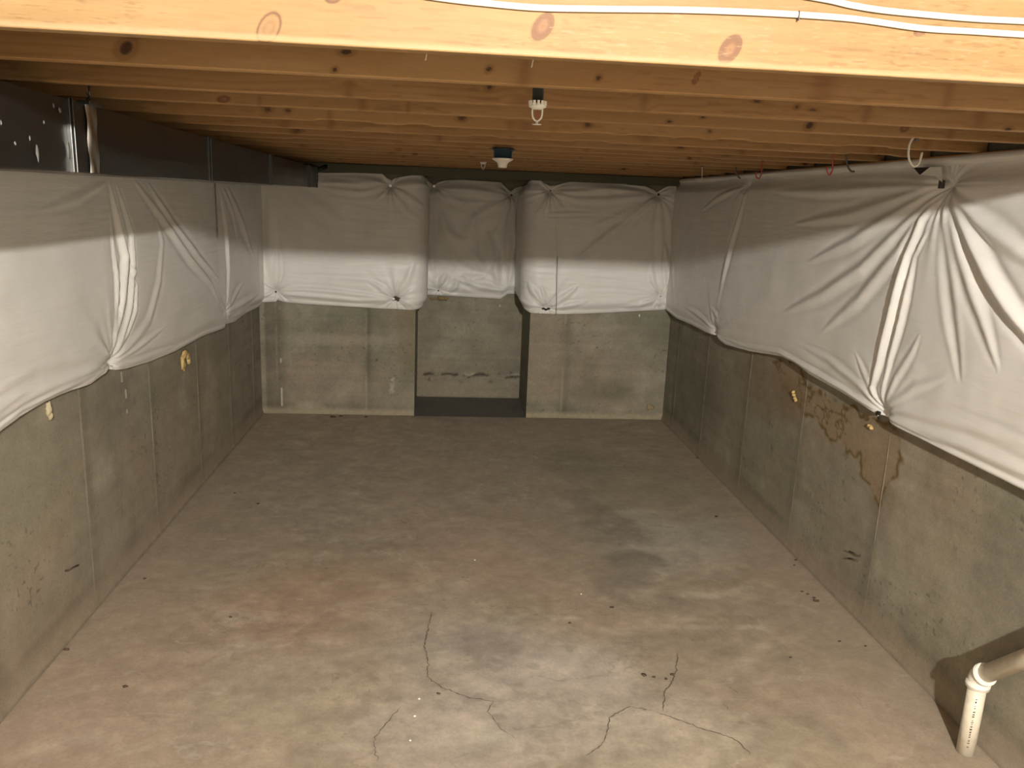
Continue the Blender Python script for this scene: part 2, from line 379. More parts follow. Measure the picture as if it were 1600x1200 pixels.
def rust(c, Y, Z):
    poly = [(1205, 560), (1250, 565), (1262, 600), (1300, 620), (1345, 640), (1405, 672), (1412, 720), (1398, 750), (1385, 770), (1378, 800), (1370, 795), (1362, 765), (1345, 745), (1345, 712), (1325, 715), (1315, 690), (1300, 690), (1275, 660), (1255, 645), (1240, 625), (1222, 600)]
    P = np.array([onX(B, *p)[1:] for p in poly])
    w1 = (fbm(Y*14, Z*14, 3, 71)-0.5)*0.09; w2 = (fbm(Y*14, Z*14, 3, 72)-0.5)*0.07
    y = Y+w1; z = Z+w2
    inside = np.zeros(Y.shape, bool); dist = np.full(Y.shape, 9.0)
    for i in range(len(P)):
        a, b_ = P[i-1], P[i]
        cond = ((a[1] > z) != (b_[1] > z)); xx = (b_[0]-a[0])*(z-a[1])/(b_[1]-a[1]+1e-12)+a[0]
        inside ^= cond & (y < xx)
        t = np.clip(((y-a[0])*(b_[0]-a[0])+(z-a[1])*(b_[1]-a[1]))/(((b_-a)**2).sum()+1e-12), 0, 1)
        dist = np.minimum(dist, np.hypot(y-a[0]-t*(b_[0]-a[0]), z-a[1]-t*(b_[1]-a[1])))
    d = np.where(inside, dist, -dist)
    c = mixc(c, np.array([0.28, 0.205, 0.125]), 0.75*sstep(-0.01, 0.02, d))
    crust = np.exp(-((d-0.012)/0.014)**2)*sstep(0.34, 0.50, fbm(Y*16, Z*16, 4, 73))
    rg = np.abs(fbm(Y*11, Z*11, 4, 74)-0.5); ins = sstep(0, 0.02, d)*(1-sstep(0.008, 0.055, rg))*sstep(0.36, 0.5, fbm(Y*4, Z*4, 2, 75))
    c = mixc(c, np.array([0.13, 0.085, 0.03]), np.clip(0.95*crust+0.85*ins, 0, 1))
    # warm brown weeping left of the stain, green damp under it
    p = onX(B, 1195, 600); c = mixc(c, np.array([0.25, 0.18, 0.115]), 0.6*blob2(Y, Z, p[1], p[2], 0.55, 0.22, 0.6, 75))
    p = onX(B, 1235, 625); c = mixc(c, np.array([0.20, 0.145, 0.08]), 0.5*blob2(Y, Z, p[1], p[2], 0.2, 0.14, 0.6, 76))
    p = onX(B, 1250, 770); c = mixc(c, np.array([0.16, 0.155, 0.11]), 0.5*blob2(Y, Z, p[1], p[2], 0.3, 0.06, 0.6, 77))
    p = onX(B, 1100, 610); c = mixc(c, np.array([0.13, 0.13, 0.095]), 0.5*blob2(Y, Z, p[1], p[2], 0.6, 0.3, 0.8, 78))
    p = onX(B, 1570, 930); c = mixc(c, np.array([0.165, 0.15, 0.12]), 0.5*blob2(Y, Z, p[1], p[2], 0.3, 0.3, 0.6, 79))
    # pink-brown foot of the wall
    return mixc(c, np.array([0.28, 0.23, 0.175]), 0.5*(1-sstep(0.10, 0.2, Z+0.04*fbm(Y*2, Z, 3, 80))))
def leftx(c, Y, Z):
    p = onX(-A, 180, 850); c = mixc(c, PALE, 0.35*blob2(Y, Z, p[1], p[2], 0.25, 0.12, 0.7, 91, nf=6))
    p = onX(-A, 95, 900); c = mixc(c, PALE, 0.4*blob2(Y, Z, p[1], p[2], 0.18, 0.14, 0.7, 92, nf=6))
    p = onX(-A, 190, 620); c = mixc(c, np.array([0.19, 0.16, 0.14]), 0.4*blob2(Y, Z, p[1], p[2], 0.3, 0.3, 0.8, 93))
    p = onX(-A, 40, 740); c = mixc(c, np.array([0.27, 0.25, 0.19]), 0.5*blob2(Y, Z, p[1], p[2], 0.4, 0.3, 0.9, 94))
    for (x0, y0, y1) in [(190, 582, 598), (196, 608, 622), (198, 640, 646)]:
        a = onX(-A, x0, y0); b_ = onX(-A, x0+1, y1)
        c = mixc(c, np.array([0.72, 0.68, 0.58]), 0.9*np.exp(-((Y-a[1])/0.007)**2)*((Z < a[2]) & (Z > b_[2])))
    return mixc(c, np.array([0.27, 0.21, 0.16]), 0.35*(1-sstep(0.12, 0.3, Z+0.1*fbm(Y*2, Z, 3, 95))))
wall_left = side_wall('wall_left', -A, seamsL, 11, -1, leftx)
wall_right = side_wall('wall_right', B, seamsR, 13, 1, rust)
def seam_strip(parent, x, y, z1, sgn, seed):
    rnd = np.random.RandomState(seed); z = np.arange(0.04, z1, 0.03); mb = MB(); v = []
    for k, zz in enumerate(z):
        h_ = 0.0035*(0.3+rnd.rand()); w = 0.004+0.003*rnd.rand(); yy = y+0.003*(rnd.rand()-0.5)
        v += [(x+sgn*0.004, yy-w, zz), (x-sgn*h_, yy, zz), (x+sgn*0.004, yy+w, zz)]
    f = []
    for k in range(len(z)-1):
        a = k*3; f += [(a, a+1, a+4, a+3), (a+1, a+2, a+5, a+4)]
    mb.add(v, f, True); o = mb.build('form_seam', M_wall, parent); settone(o.data, PALE*0.85)
for y in seamsL: seam_strip(wall_left, -A, y, 1.2, -1, int(y*10))
for y in seamsR[1:]: seam_strip(wall_right, B, y, 1.2, 1, int(y*10)+1)

# rear wall with the recess, follows a plan path; rounded arrises come from close samples
def back_wall():
    segs = [((-A, D), (XL, D), 150), ((XL, D), (XL, D2), 30), ((XL, D2), (XR, D2), 110), ((XR, D2), (XR, D), 30), ((XR, D), (B, D), 130)]
    root = None
    names = ['wall_back', 'recess_side', 'recess_back', 'recess_side', 'column_face']
    for i, ((x0, y0), (x1, y1), n) in enumerate(segs):
        t = np.linspace(0, 1, n); L = math.hypot(x1-x0, y1-y0)
        zz = np.concatenate([np.linspace(0, 1.35, 150), np.linspace(1.36, DECK, 8)])
        T, Z = np.meshgrid(t, zz, indexing='ij'); S = T*L
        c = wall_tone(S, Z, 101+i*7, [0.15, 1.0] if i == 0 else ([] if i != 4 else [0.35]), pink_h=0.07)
        nx, ny = (y1-y0)/L, -(x1-x0)/L
        dd = 0.006*(fbm(S*2.5, Z*2.5, 4, 103+i)-0.5)*np.minimum(1, np.minimum(T, 1-T)*12)
        if i == 0:   # left column
            q = onY(D, 576, 560); c = mixc(c, np.array([0.11, 0.105, 0.075]), 0.6*np.exp(-((S-A-q[0])/0.02)**2)*sstep(0.15, 0.5, Z))
            q = onY(D, 439, 560)
            c = mixc(c, np.array([0.75, 0.72, 0.62]), 0.85*np.exp(-((S-A-q[0])/0.006)**2)*sstep(0.62, 0.70, vn(Z*14, S*0+2, 5)))
            c = mixc(c, PALE, 0.45*blob2(S-A, Z, q[0]+0.5, 0.75, 0.7, 0.06, 0.7, 104, nf=4))
            q = onY(D, 612, 606); c = mixc(c, PALE*1.25, 0.8*blob2(S-A, Z, q[0], q[2], 0.035, 0.06, 0.5, 105, wob=1.3, nf=22))
            q = onY(D, 640, 520); c = mixc(c, np.array([0.19, 0.15, 0.08]), 0.4*blob2(S-A, Z, q[0], q[2], 0.14, 0.5, 0.7, 106, nf=10))
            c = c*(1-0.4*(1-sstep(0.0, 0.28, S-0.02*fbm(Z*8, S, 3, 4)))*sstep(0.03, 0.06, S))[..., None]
        if i == 2:   # back of recess: dark ragged pour line
            zl = 0.25+0.07*(fbm(S*7, S*0, 4, 107)-0.5)
            band = np.exp(-((Z-zl)/(0.010+0.02*vn(S*9, S*0, 3)))**2)*sstep(0.40, 0.55, fbm(S*14, Z*14, 4, 108))
            c = mixc(c, np.array([0.05, 0.045, 0.03]), 0.9*band)
            zl2 = zl-0.07; band = np.exp(-((Z-zl2)/0.02)**2)*sstep(0.60, 0.7, fbm(S*9, Z*9, 4, 109)); c = mixc(c, np.array([0.07, 0.06, 0.04]), 0.8*band)
            c = mixc(c, PALE*1.2, 0.7*np.exp(-((Z-zl-0.025)/0.012)**2)*sstep(0.62, 0.7, fbm(S*7, Z*9, 3, 110)))
            c = mixc(c, np.array([0.28, 0.25, 0.185]), 0.6*(1-sstep(0.16, 0.2, Z)))
            c = c*(1-0.12*sstep(0.4, 0.7, fbm(S*0.8, Z*0.8, 3, 112)))[..., None]
        if i == 4:   # right column: mould blotch low, rusty ring near floor
            q = onY(D, 950, 615); S0 = S+XR
            c = mixc(c, np.array([0.14, 0.125, 0.085]), 0.65*blob2(S0, Z, q[0], q[2], 0.35, 0.14, 0.8, 113, nf=7))
            q = onY(D, 850, 560); c = mixc(c, np.array([0.27, 0.24, 0.18]), 0.5*blob2(S0, Z, q[0], q[2], 0.12, 0.25, 0.8, 114, nf=6))
        if i in (0, 4): c = mixc(c, np.array([0.36, 0.31, 0.215]), 0.7*(1-sstep(0.03, 0.09, Z+0.03*fbm(S*6, Z*3, 3, 115))))
        V = np.stack([x0+(x1-x0)*T+nx*dd, y0+(y1-y0)*T+ny*dd, Z], -1)
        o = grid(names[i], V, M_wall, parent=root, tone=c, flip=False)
        if root is None: root = o; tag(o, kind='structure')
    return root
wall_back = back_wall()
# end wall and ceiling of the bay behind the camera
mb = MB().box(-A-0.2, B+0.2, YB-0.2, YB, 0, TOP2); o = mb.build('wall_front', M_wall); settone(o.data, WALLC*0.4); tag(o, kind='structure')  # unseen wall, toned dark to soak up bounce light

# ------------------------------------------------------------------ ceiling and joists
WOOD = np.array([0.40, 0.245, 0.10]); WOODD = np.array([0.28, 0.14, 0.045])
ceil = MB().box(-A-0.05, B+0.05, YJ, D2+0.1, DECK, DECK+0.02).build('ceiling', M_wood); settone(ceil.data, WOOD*0.8); tag(ceil, kind='structure')
o = MB().box(-A-0.2, B+0.2, YB-0.2, YJ-0.02, TOP2, TOP2+0.02).build('upper_ceiling', M_wood, ceil); settone(o.data, WOOD*0.8)
o = MB().box(-A-0.1, B+0.1, YJ+0.0, YJ+0.03, DECK+0.02, TOP2).build('rim_board', M_wood, ceil); settone(o.data, WOOD*0.8)

def joist_tone(X, Z, seed, knots, bright=1.0, fine=False):
    zz = Z.copy()
    for (kx, kz, rx, rz, kind) in knots:
        e = np.exp(-((X-kx)/(2.6*rx))**2)*np.exp(-((Z-kz)/(4*rz))**2)
        zz = zz-rz*1.1*e*np.tanh((Z-kz)/rz)
    ph = zz*46+5*fbm(X*0.6, zz*5, 3, seed)+0.5*fbm(X*5, zz*30, 2, seed+1)
    ring = 0.5+0.5*np.sin(2*math.pi*ph)
    vis = sstep(0.42, 0.66, fbm(X*0.9, Z*6, 3, seed+2))
    g = ring**3*0.42*vis+0.35*(fbm(X*3, Z*90, 3, seed+3)-0.35)
    g = g+0.30*(fbm(X*1.2, Z*9, 4, seed+4)-0.5)
    c = mixc(np.ones(X.shape+(3,))*WOOD, WOODD, np.clip(g, 0, 1))
    c = mixc(c, np.array([0.47, 0.315, 0.15]), 0.45*sstep(0.55, 0.75, fbm(X*2.5, Z*16, 4, seed+5)))
    c = mixc(c, np.array([0.22, 0.11, 0.04]), 0.35*sstep(0.72, 0.82, vn(X*18, Z*140, seed+6))*sstep(0.4, 0.6, vn(X*2, Z*8, seed+7)))
    for (kx, kz, rx, rz, kind) in knots:
        wx = (fbm(X*9, Z*9, 2, seed+8)-0.5)*0.3
        tl = 0.35*(Z-kz)
        d = np.sqrt(((X-kx-tl)/rx)**2+((Z-kz)/rz)**2)+wx
        if kind == 'ring':
            c = mixc(c, np.array([0.36, 0.20, 0.085]), 0.6*(1-sstep(0.9, 1.05, d)))
            c = mixc(c, np.array([0.15, 0.065, 0.035]), 0.85*np.exp(-((d-0.98)/0.10)**2))
            c = mixc(c, np.array([0.27, 0.14, 0.06]), 0.4*np.exp(-((d-0.45)/0.14)**2))
        elif kind == 'knot':
            c = mixc(c, np.array([0.20, 0.09, 0.045]), 0.9*(1-sstep(0.8, 1.1, d)))
            c = mixc(c, np.array([0.34, 0.18, 0.08]), 0.8*np.exp(-((d-0.2)/0.28)**2))
            c = mixc(c, np.array([0.13, 0.05, 0.025]), 0.7*np.exp(-((d-1.0)/0.10)**2))
            c = mixc(c, np.array([0.45, 0.26, 0.10]), 0.35*np.exp(-((d-1.5)/0.4)**2))
        elif kind == 'dark':
            c = mixc(c, np.array([0.05, 0.02, 0.01]), 0.92*(1-sstep(0.7, 1.1, d)))
            c = mixc(c, WOODD*0.7, 0.5*np.exp(-((d-1.4)/0.5)**2))
        elif kind == 'spike':
            w = np.exp(-(((X-kx)-0.1*(Z-H)+wx*rx)/rx)**2)*(Z < kz+rz)
            c = mixc(c, np.array([0.26, 0.13, 0.05]), 0.65*w)
    if fine:
        # close growth rings, resin dashes and saw marks on the board nearest the viewer
        rg = 0.5+0.5*np.sin(2*math.pi*(zz*150+9*fbm(X*0.8, zz*7, 3, seed+12)))
        band = sstep(0.52, 0.66, fbm(X*0.8+2, Z*11, 3, seed+13))
        c = mixc(c, np.array([0.27, 0.125, 0.035]), 0.42*rg**2*band)
        d1 = sstep(0.60, 0.80, fbm(X*34, Z*300, 3, seed+14))*sstep(0.45, 0.62, fbm(X*2.5, Z*9, 2, seed+15))
        c = mixc(c, np.array([0.22, 0.115, 0.04]), 0.45*d1)
        d2 = sstep(0.62, 0.80, fbm(X*38, Z*330, 3, seed+16))*sstep(0.42, 0.60, fbm(X*1.6+5, Z*8, 2, seed+17))
        c = mixc(c, np.array([0.48, 0.35, 0.19]), 0.40*d2)
        c = c*(0.90+0.20*fbm(X*1.6, Z*12, 4, seed+18))[..., None]*np.array([0.93, 1.01, 1.08])
    return c*bright*np.array([0.75, 0.70, 0.69])
def K(k, px, py, rpx, rpz, kind):
    Y = YJ+SP*k; p = onY(Y, px, py); s = np.linalg.norm(p-CAM)/FPX
    return (p[0], p[2], rpx*s, rpz*s, kind)
KN = {
    0: [K(0, 420, 45, 15, 21, 'ring'), K(0, 848, 42, 13, 17, 'knot'), K(0, 1141, 77, 14, 18, 'knot'), K(0, 1437, 50, 7, 5, 'knot'), K(0, 520, -2, 10, 6, 'knot')],
    1: [K(1, 197, 75, 9, 10, 'dark'), K(1, 523, 109, 3.5, 3.5, 'dark'), K(1, 541, 81, 8, 4, 'dark'), K(1, 764, 108, 4, 4, 'dark'), K(1, 935, 122, 4, 4, 'dark'), K(1, 818, 112, 11, 20, 'spike'), K(1, 1088, 122, 4, 9, 'knot'), K(1, 1286, 135, 17, 16, 'spike'), K(1, 1480, 150, 8, 16, 'spike')],
    2: [K(2, 765, 136, 5, 4, 'dark'), K(2, 545, 142, 7, 14, 'spike'), K(2, 815, 160, 16, 9, 'spike'), K(2, 1005, 160, 7, 14, 'spike'), K(2, 1245, 167, 3.5, 3, 'dark'), K(2, 1270, 172, 6, 1.5, 'dark'), K(2, 1352, 180, 6, 16, 'spike'), K(2, 1530, 190, 9, 16, 'spike'), K(2, 1575, 203, 5, 3, 'dark'), K(2, 1183, 158, 6, 2, 'dark')],
    3: [K(3, 405, 160, 3, 9, 'spike'), K(3, 565, 165, 7, 9, 'spike'), K(3, 637, 168, 3, 9, 'spike'), K(3, 1098, 183, 4, 2, 'dark'), K(3, 1265, 196, 5, 5, 'dark'), K(3, 1046, 190, 4, 2, 'dark')],
    4: [K(4, 419, 171, 5, 4, 'dark'), K(4, 451, 172, 4, 3, 'dark'), K(4, 722, 184, 6, 4, 'dark'), K(4, 919, 194, 5, 4, 'dark'), K(4, 1108, 206, 3, 2.5, 'dark'), K(4, 820, 198, 12, 8, 'spike')],
    5: [K(5, 1015, 203, 13, 9, 'dark'), K(5, 1285, 217, 6, 5, 'dark')],
    6: [K(6, 463, 204, 6, 3.5, 'dark'), K(6, 1063, 230, 5, 2, 'dark'), K(6, 685, 215, 8, 5, 'spike')],
    7: [K(7, 1139, 236, 6, 5, 'dark'), K(7, 798, 222, 8, 3, 'dark')],
    8: [K(8, 533, 231, 3.5, 3, 'dark'), K(8, 1078, 247, 3, 2, 'dark')],
}
nj = 16
for k in range(nj):
    Y = YJ+SP*k; rnd = np.random.RandomState(200+k)
    if Y+JT > D-0.02: Y = D-0.06
    knots = list(KN.get(k, []))
    if k > 2:
        for _ in range(5): knots.append((rnd.uniform(-A, B), H+rnd.uniform(0.01, 0.12), 0.010+0.012*rnd.rand(), 0.008+0.01*rnd.rand(), rnd.choice(['dark', 'knot', 'spike'])))
    nx = 2200 if k == 0 else (900 if k < 4 else 420)
    x = np.linspace(-A+0.01, B-0.01, nx)
    dz = {0: 0, 1: 0, 2: -0.004, 3: 0.0, 4: -0.006, 5: -0.007, 6: -0.006}.get(k, rnd.uniform(-0.004, 0.003))
    zb = H+dz+0.002*(fbm(x*0.7, x*0+k, 3, 210+k)-0.5)
    if k in (4, 5, 7): zb = zb+0.006*sstep(0.60, 0.66, fbm(x*3.2, x*0+k, 4, 230+k))   # waney lower arris
    nz = 170 if k == 0 else 90 if k < 2 else (60 if k < 4 else 20)
    v = np.linspace(0, 1, nz)**(1.0 if k == 0 else 1.6)
    # front face up, bottom face back, rear face up
    Xf = np.repeat(x[:, None], nz, 1); Zf_ = zb[:, None]+0.003+(H+JH-zb[:, None]-0.003)*v[None]
    F = np.stack([Xf, np.full_like(Xf, Y), Zf_], -1)[:, ::-1]
    yb = np.array([0.0015, 0.004, 0.013, 0.025, 0.034, 0.0365]); Zb = np.array([0.0008, 0, 0, 0, 0, 0.0008])
    Bt = np.stack([np.repeat(x[:, None], 6, 1), np.repeat((Y+yb)[None], nx, 0), zb[:, None]+Zb[None]], -1)
    Rr = np.stack([np.repeat(x[:, None], 2, 1), np.full((nx, 2), Y+JT), np.stack([zb+0.003, np.full(nx, H+JH)], -1)], -1)
    V = np.concatenate([F, Bt, Rr], 1)
    Zc = V[..., 2].copy(); Zc[:, nz:] -= (V[:, nz:, 1]-Y)
    c = joist_tone(V[..., 0], Zc, 300+k*11, knots, 0.92+0.14*rnd.rand(), fine=(k == 0))
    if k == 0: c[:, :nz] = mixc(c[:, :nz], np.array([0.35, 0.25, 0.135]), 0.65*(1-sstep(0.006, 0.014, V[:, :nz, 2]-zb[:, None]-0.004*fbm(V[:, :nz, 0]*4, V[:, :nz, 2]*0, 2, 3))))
    c[:, nz:nz+6] = np.minimum(c[:, nz:nz+6]*1.28, 0.9)  # undersides toned paler: light from the floor painted into the wood
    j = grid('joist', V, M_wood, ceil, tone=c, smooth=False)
    if k == 0:
        j['label'] = 'brightly lit pine joist nearest the viewer, with large round knots'
# sill across the head of the back wall
o = MB().box(-A, B, D-0.075, D-0.002, 2.305, H-0.004).build('trim_1', plain('weathered_sill', (0.10, 0.095, 0.06), 0.8, noise=0.2)); tag(o, kind='structure')
# side sills the joists rest on
o = MB().box(-A, -A+0.09, YJ, D-0.08, H-0.035, H-0.008).build('trim_2', M_wood); settone(o.data, WOODD); tag(o, kind='structure')
o = MB().box(B-0.045, B, YJ, D-0.08, H-0.03, H-0.008).build('trim_3', M_wood); settone(o.data, WOODD); tag(o, kind='structure')

# ------------------------------------------------------------------ insulation blankets
def interp(pts, s):
    P = np.array(sorted(pts, key=lambda p: p[0])); return np.interp(s, P[:, 0], P[:, 1])
def blanket(name, s, pos, bot, top, T, folds, pins, seed, nv=150, parent=None, cor=None, und=0.012, micro=0.0016, hem=0.018, flip=False, rad=0.010, fw=1.0, fa=1.0, hemk=0.35):
    """s: samples along the wall; pos(s)->(x, y, nx, ny) of wall surface and inward normal; folds [(points, height, width)]; pins (s, z)"""
    n = len(s)
    zb = interp(bot, s); zt = interp(top, s)
    # small scallops
    zb = zb+0.004*(fbm(s*6, s*0, 3, seed)-0.5); zt = zt+0.004*(fbm(s*8, s*0, 3, seed+1)-0.5)
    v = np.linspace(0, 1, nv)
    S = np.repeat(s[:, None], nv, 1); Z = zb[:, None]+(zt-zb)[:, None]*v[None]
    hb = Z-zb[:, None]; ht = zt[:, None]-Z
    off = T*(hemk+(1-hemk)*sstep(0, 0.10, hb))*(0.45+0.55*sstep(0, 0.10, ht))
    off = off+und*2*(fbm(S*1.1, Z*1.3, 3, seed+2)-0.5)+und*0.5*(fbm(S*4, Z*3, 3, seed+3)-0.5)
    off = off+micro*2*(fbm(S*3+Z*1.5, Z*34, 3, seed+4)-0.5)
    for (pts, amp, w) in folds:
        P = np.array(pts); acc = np.full(S.shape, 9.0); sg = np.zeros(S.shape); tt = np.zeros(S.shape)
        lens = np.concatenate([[0], np.cumsum(np.hypot(*np.diff(P, axis=0).T))]); LT = lens[-1]
        mnx, mxx = P[:, 0].min()-5*w, P[:, 0].max()+5*w
        i0, i1 = np.searchsorted(s, mnx), np.searchsorted(s, mxx)
        if i1-i0 < 2: continue
        Ss, Zs = S[i0:i1], Z[i0:i1]; acc = np.full(Ss.shape, 9.0); sg = np.zeros(Ss.shape); tt = np.zeros(Ss.shape)
        for i in range(len(P)-1):
            a, b_ = P[i], P[i+1]; d = b_-a; L2 = (d**2).sum()+1e-12
            t = np.clip(((Ss-a[0])*d[0]+(Zs-a[1])*d[1])/L2, 0, 1)
            ex, ez = Ss-a[0]-t*d[0], Zs-a[1]-t*d[1]; dist = np.hypot(ex, ez)
            m = dist < acc; acc = np.where(m, dist, acc)
            sg = np.where(m, np.sign(ex*d[1]-ez*d[0]), sg); tt = np.where(m, (lens[i]+t*math.sqrt(L2))/LT, tt)
        wl = w*fw*(0.35+0.85*np.sin(np.pi*np.clip(tt, 0.02, 0.98))**0.8)
        tap = np.sin(np.pi*np.clip(tt, 0, 1))**0.75
        x = sg*acc/wl
        prof = np.exp(-x**2)-0.45*np.exp(-((x-1.9)/0.9)**2)-0.45*np.exp(-((x+1.9)/0.9)**2)
        off[i0:i1] += amp*fa*prof*tap
    for pi, p in enumerate(pins):
        ps, pz = p[0], p[1]; sz = p[2] if len(p) > 2 else 1.0
        dx, dz_ = S-ps, Z-pz; r = np.hypot(dx, dz_); th = np.arctan2(dz_, dx)
        off = off-(off-0.004)*0.93*np.exp(-(r/(0.045*sz))**1.5)
        wr = 0
        for kf, ph in ((7, 1.3), (11, 4.1), (17, 2.2)):
            wr = wr+np.sin(kf*th+ph*(pi+1)+3*vn(th*2, r*3, seed+pi))
        off = off+rad*sz*(wr/2.2)*np.exp(-r/(0.13*sz))*(1-np.exp(-(r/0.025)**2))*0.8
    off = off+hem*np.exp(-((hb-0.018)/0.012)**2)*0.35
    off = np.maximum(off, 0.004)
    px, py, nx, ny = pos(S, off)
    V = np.stack([px, py, Z], -1)
    # tuck the lower and upper edges back to the wall
    pre = []
    for q, dzz in ((0.10, 0.012), (0.35, 0.002), (0.75, -0.003)):
        x_, y_, _, _ = pos(s, off[:, 0]*q); pre.append(np.stack([x_, y_, zb+dzz], -1))
    post = []
    for q, dzz in ((0.8, 0.004), (0.35, 0.004), (0.10, -0.006)):
        x_, y_, _, _ = pos(s, off[:, -1]*q); post.append(np.stack([x_, y_, zt+dzz], -1))
    V = np.concatenate([np.stack(pre, 1), V, np.stack(post, 1)], 1)
    o = grid(name, V, M_blanket, parent, flip=flip)
    offq = lambda ps, pz: 0.012
    return o
def pin_part(parent, P, nrm, r, mat=M_chrome, dark=True):
    # washer with a nail head
    P = np.array(P); n = np.array(nrm, float); mb = MB()
    mb.tube([P-n*0.004, P+n*0.004], r, 12); o = mb.build('fixing_washer', mat, parent)
    mb = MB(); mb.tube([P+n*0.003, P+n*0.009], r*0.4, 8); mb.build('nail_head', M_darkwire, o)
    return o
T_S = 0.055
# --- right wall, s = Y
T_R = 0.075; XRs = B-T_R
def rp(*pp): return [tuple(onX(XRs, *p)[1:]) for p in pp]
posR = lambda S, off: (B-off, S, -1, 0)
sR = np.concatenate([np.linspace(-1.5, 2.1, 30), ysample(2.15, D-0.02, 640)])
botR = [(-1.5, 1.09), (2.2, 1.085)]+rp((1055, 497), (1080, 508), (1100, 519), (1113, 524), (1130, 538), (1165, 548), (1215, 556), (1235, 566), (1260, 585), (1310, 612), (1345, 634), (1370, 651), (1400, 668), (1450, 692), (1500, 718), (1550, 744), (1600, 769))+[(D, 1.13)]
topR = [(-1.5, 2.335), (D, 2.335)]
fR = [
    (rp((1467, 300), (1440, 345), (1420, 395), (1408, 440), (1392, 500), (1375, 560), (1362, 605), (1370, 640)), 0.034, 0.028),
    (rp((1450, 360), (1428, 400), (1415, 470), (1402, 520), (1390, 560), (1378, 610)), 0.020, 0.022),
    (rp((1474, 300), (1500, 345), (1545, 430), (1575, 480), (1612, 530), (1660, 590)), 0.036, 0.032),
    (rp((1478, 300), (1520, 340), (1580, 385), (1640, 430)), 0.018, 0.035),
    (rp((1474, 310), (1500, 400), (1535, 500), (1560, 580)), 0.014, 0.03),
    (rp((1470, 330), (1478, 420), (1490, 520), (1500, 600)), -0.010, 0.03),
    (rp((1462, 291), (1400, 312), (1330, 335), (1240, 350)), 0.016, 0.028),
    (rp((1460, 297), (1390, 340), (1330, 378), (1260, 410)), 0.020, 0.030),
    (rp((1458, 303), (1400, 365), (1345, 420), (1285, 460), (1220, 490)), 0.020, 0.034),
    (rp((1452, 320), (1400, 400), (1340, 470), (1280, 520)), 0.014, 0.035),
    (rp((1460, 289), (1380, 292), (1300, 300), (1210, 300)), 0.012, 0.025),
    (rp((1460, 284), (1390, 278), (1310, 278)), 0.008, 0.018),
    (rp((1375, 640), (1340, 600), (1290, 560), (1250, 540)), 0.009, 0.022),
    (rp((1368, 640), (1320, 612), (1270, 585), (1235, 560)), 0.010, 0.020),
    (rp((1370, 632), (1352, 590), (1335, 550)), 0.007, 0.018),
    (rp((1380, 635), (1400, 590), (1425, 550), (1440, 520)), 0.008, 0.022),
    (rp((1384, 638), (1430, 605), (1480, 590)), 0.007, 0.022),
    (rp((1382, 648), (1430, 670), (1500, 695), (1600, 740), (1700, 790)), 0.018, 0.030),
    (rp((1392, 640), (1450, 650), (1530, 672), (1620, 700)), 0.010, 0.030),
    (rp((1376, 655), (1430, 684), (1500, 716), (1600, 765), (1700, 815)), 0.014, 0.012),
    (rp((1168, 292), (1155, 340), (1140, 390), (1130, 430), (1122, 470)), 0.024, 0.030),
    (rp((1160, 292), (1120, 310), (1095, 330)), 0.012, 0.02),
    (rp((1112, 516), (1100, 500), (1085, 488), (1070, 480)), 0.012, 0.02),
    (rp((1114, 514), (1120, 495), (1110, 480)), 0.010, 0.02),
    (rp((1118, 518), (1145, 505), (1200, 505)), 0.010, 0.03),
    (rp((1116, 524), (1160, 540), (1215, 550), (1260, 575), (1320, 610), (1368, 645)), 0.014, 0.014),
    (rp((1063, 300), (1052, 350), (1050, 420), (1053, 480)), 0.02, 0.03),
]
pinsR = [tuple(rp((1470, 288))[0])+(1.6,), tuple(rp((1373, 647))[0])+(1.2,), tuple(rp((1113, 518))[0])+(1.2,), (1.4, 1.15), tuple(rp((1163, 290))[0])+(0.8,)]
blR = blanket('insulation_blanket', sR, posR, botR, topR, T_R, fR, pinsR, 21, nv=250, und=0.014, flip=False, fw=0.74, fa=0.72, hemk=0.85)
tag(blR, 'long white insulation blanket sagging along the right-hand concrete wall', 'insulation')
for (px, py), r in (((1113, 519), 0.012), ((1163, 291), 0.006)):
    pin_part(blR, onX(B-0.045, px, py), (-1, 0, 0), r)
# dark clip at the upper gather and torn spot at the lower one
p = onX(B-0.058, 1470, 288); mb = MB().box(p[0]-0.005, p[0]+0.01, p[1]-0.016, p[1]+0.012, p[2]-0.018, p[2]+0.018); o = mb.build('fixing_clip', M_darkwire, blR, bevel=0.002)
p = onX(B-0.062, 1373, 648); mb = MB()
for k in range(5): mb.blob((p[0]-0.002, p[1]+0.012*math.cos(k*1.9), p[2]+0.012*math.sin(k*2.3)), (0.006, 0.012, 0.010), k)
mb.build('torn_hole', M_dark, blR); pin_part(blR, (p[0]-0.01, p[1]-0.012, p[2]-0.002), (-1, 0, 0), 0.005)
# tucked top edge
yy = np.concatenate([np.linspace(-1.5, 2.1, 30), ysample(2.15, D-0.1, 300)]); mth = np.linspace(0, 1, 9)
Yt, Mt = np.meshgrid(yy, mth, indexing='ij')
zc = 2.331+(0.045*Mt)+0.004*(fbm(Yt*2, Mt, 3, 5)-0.5)*(1-Mt)
V = np.stack([B-0.028-0.026*np.sin(np.pi*np.clip(Mt, 0, 1))**0.6-0.012*(fbm(Yt*1.6, Mt*2, 3, 6)-0.5), Yt, zc], -1)
grid('top_flap', V, M_blanket, blR)
p0, p1, p2 = [onX(B-0.082, *q) for q in ((1427, 262), (1453, 261), (1437, 273))]
mb = MB(); v = [p0, p1, p2]; v2 = [q+np.array([0.03, 0, 0]) for q in v]
mb.add(v+v2, [(0, 1, 2), (0, 3, 4, 1), (1, 4, 5, 2), (2, 5, 3, 0), (5, 4, 3)]); mb.build('torn_gap', M_dark, blR)  # solid dark wedge in place of the shade inside the tear
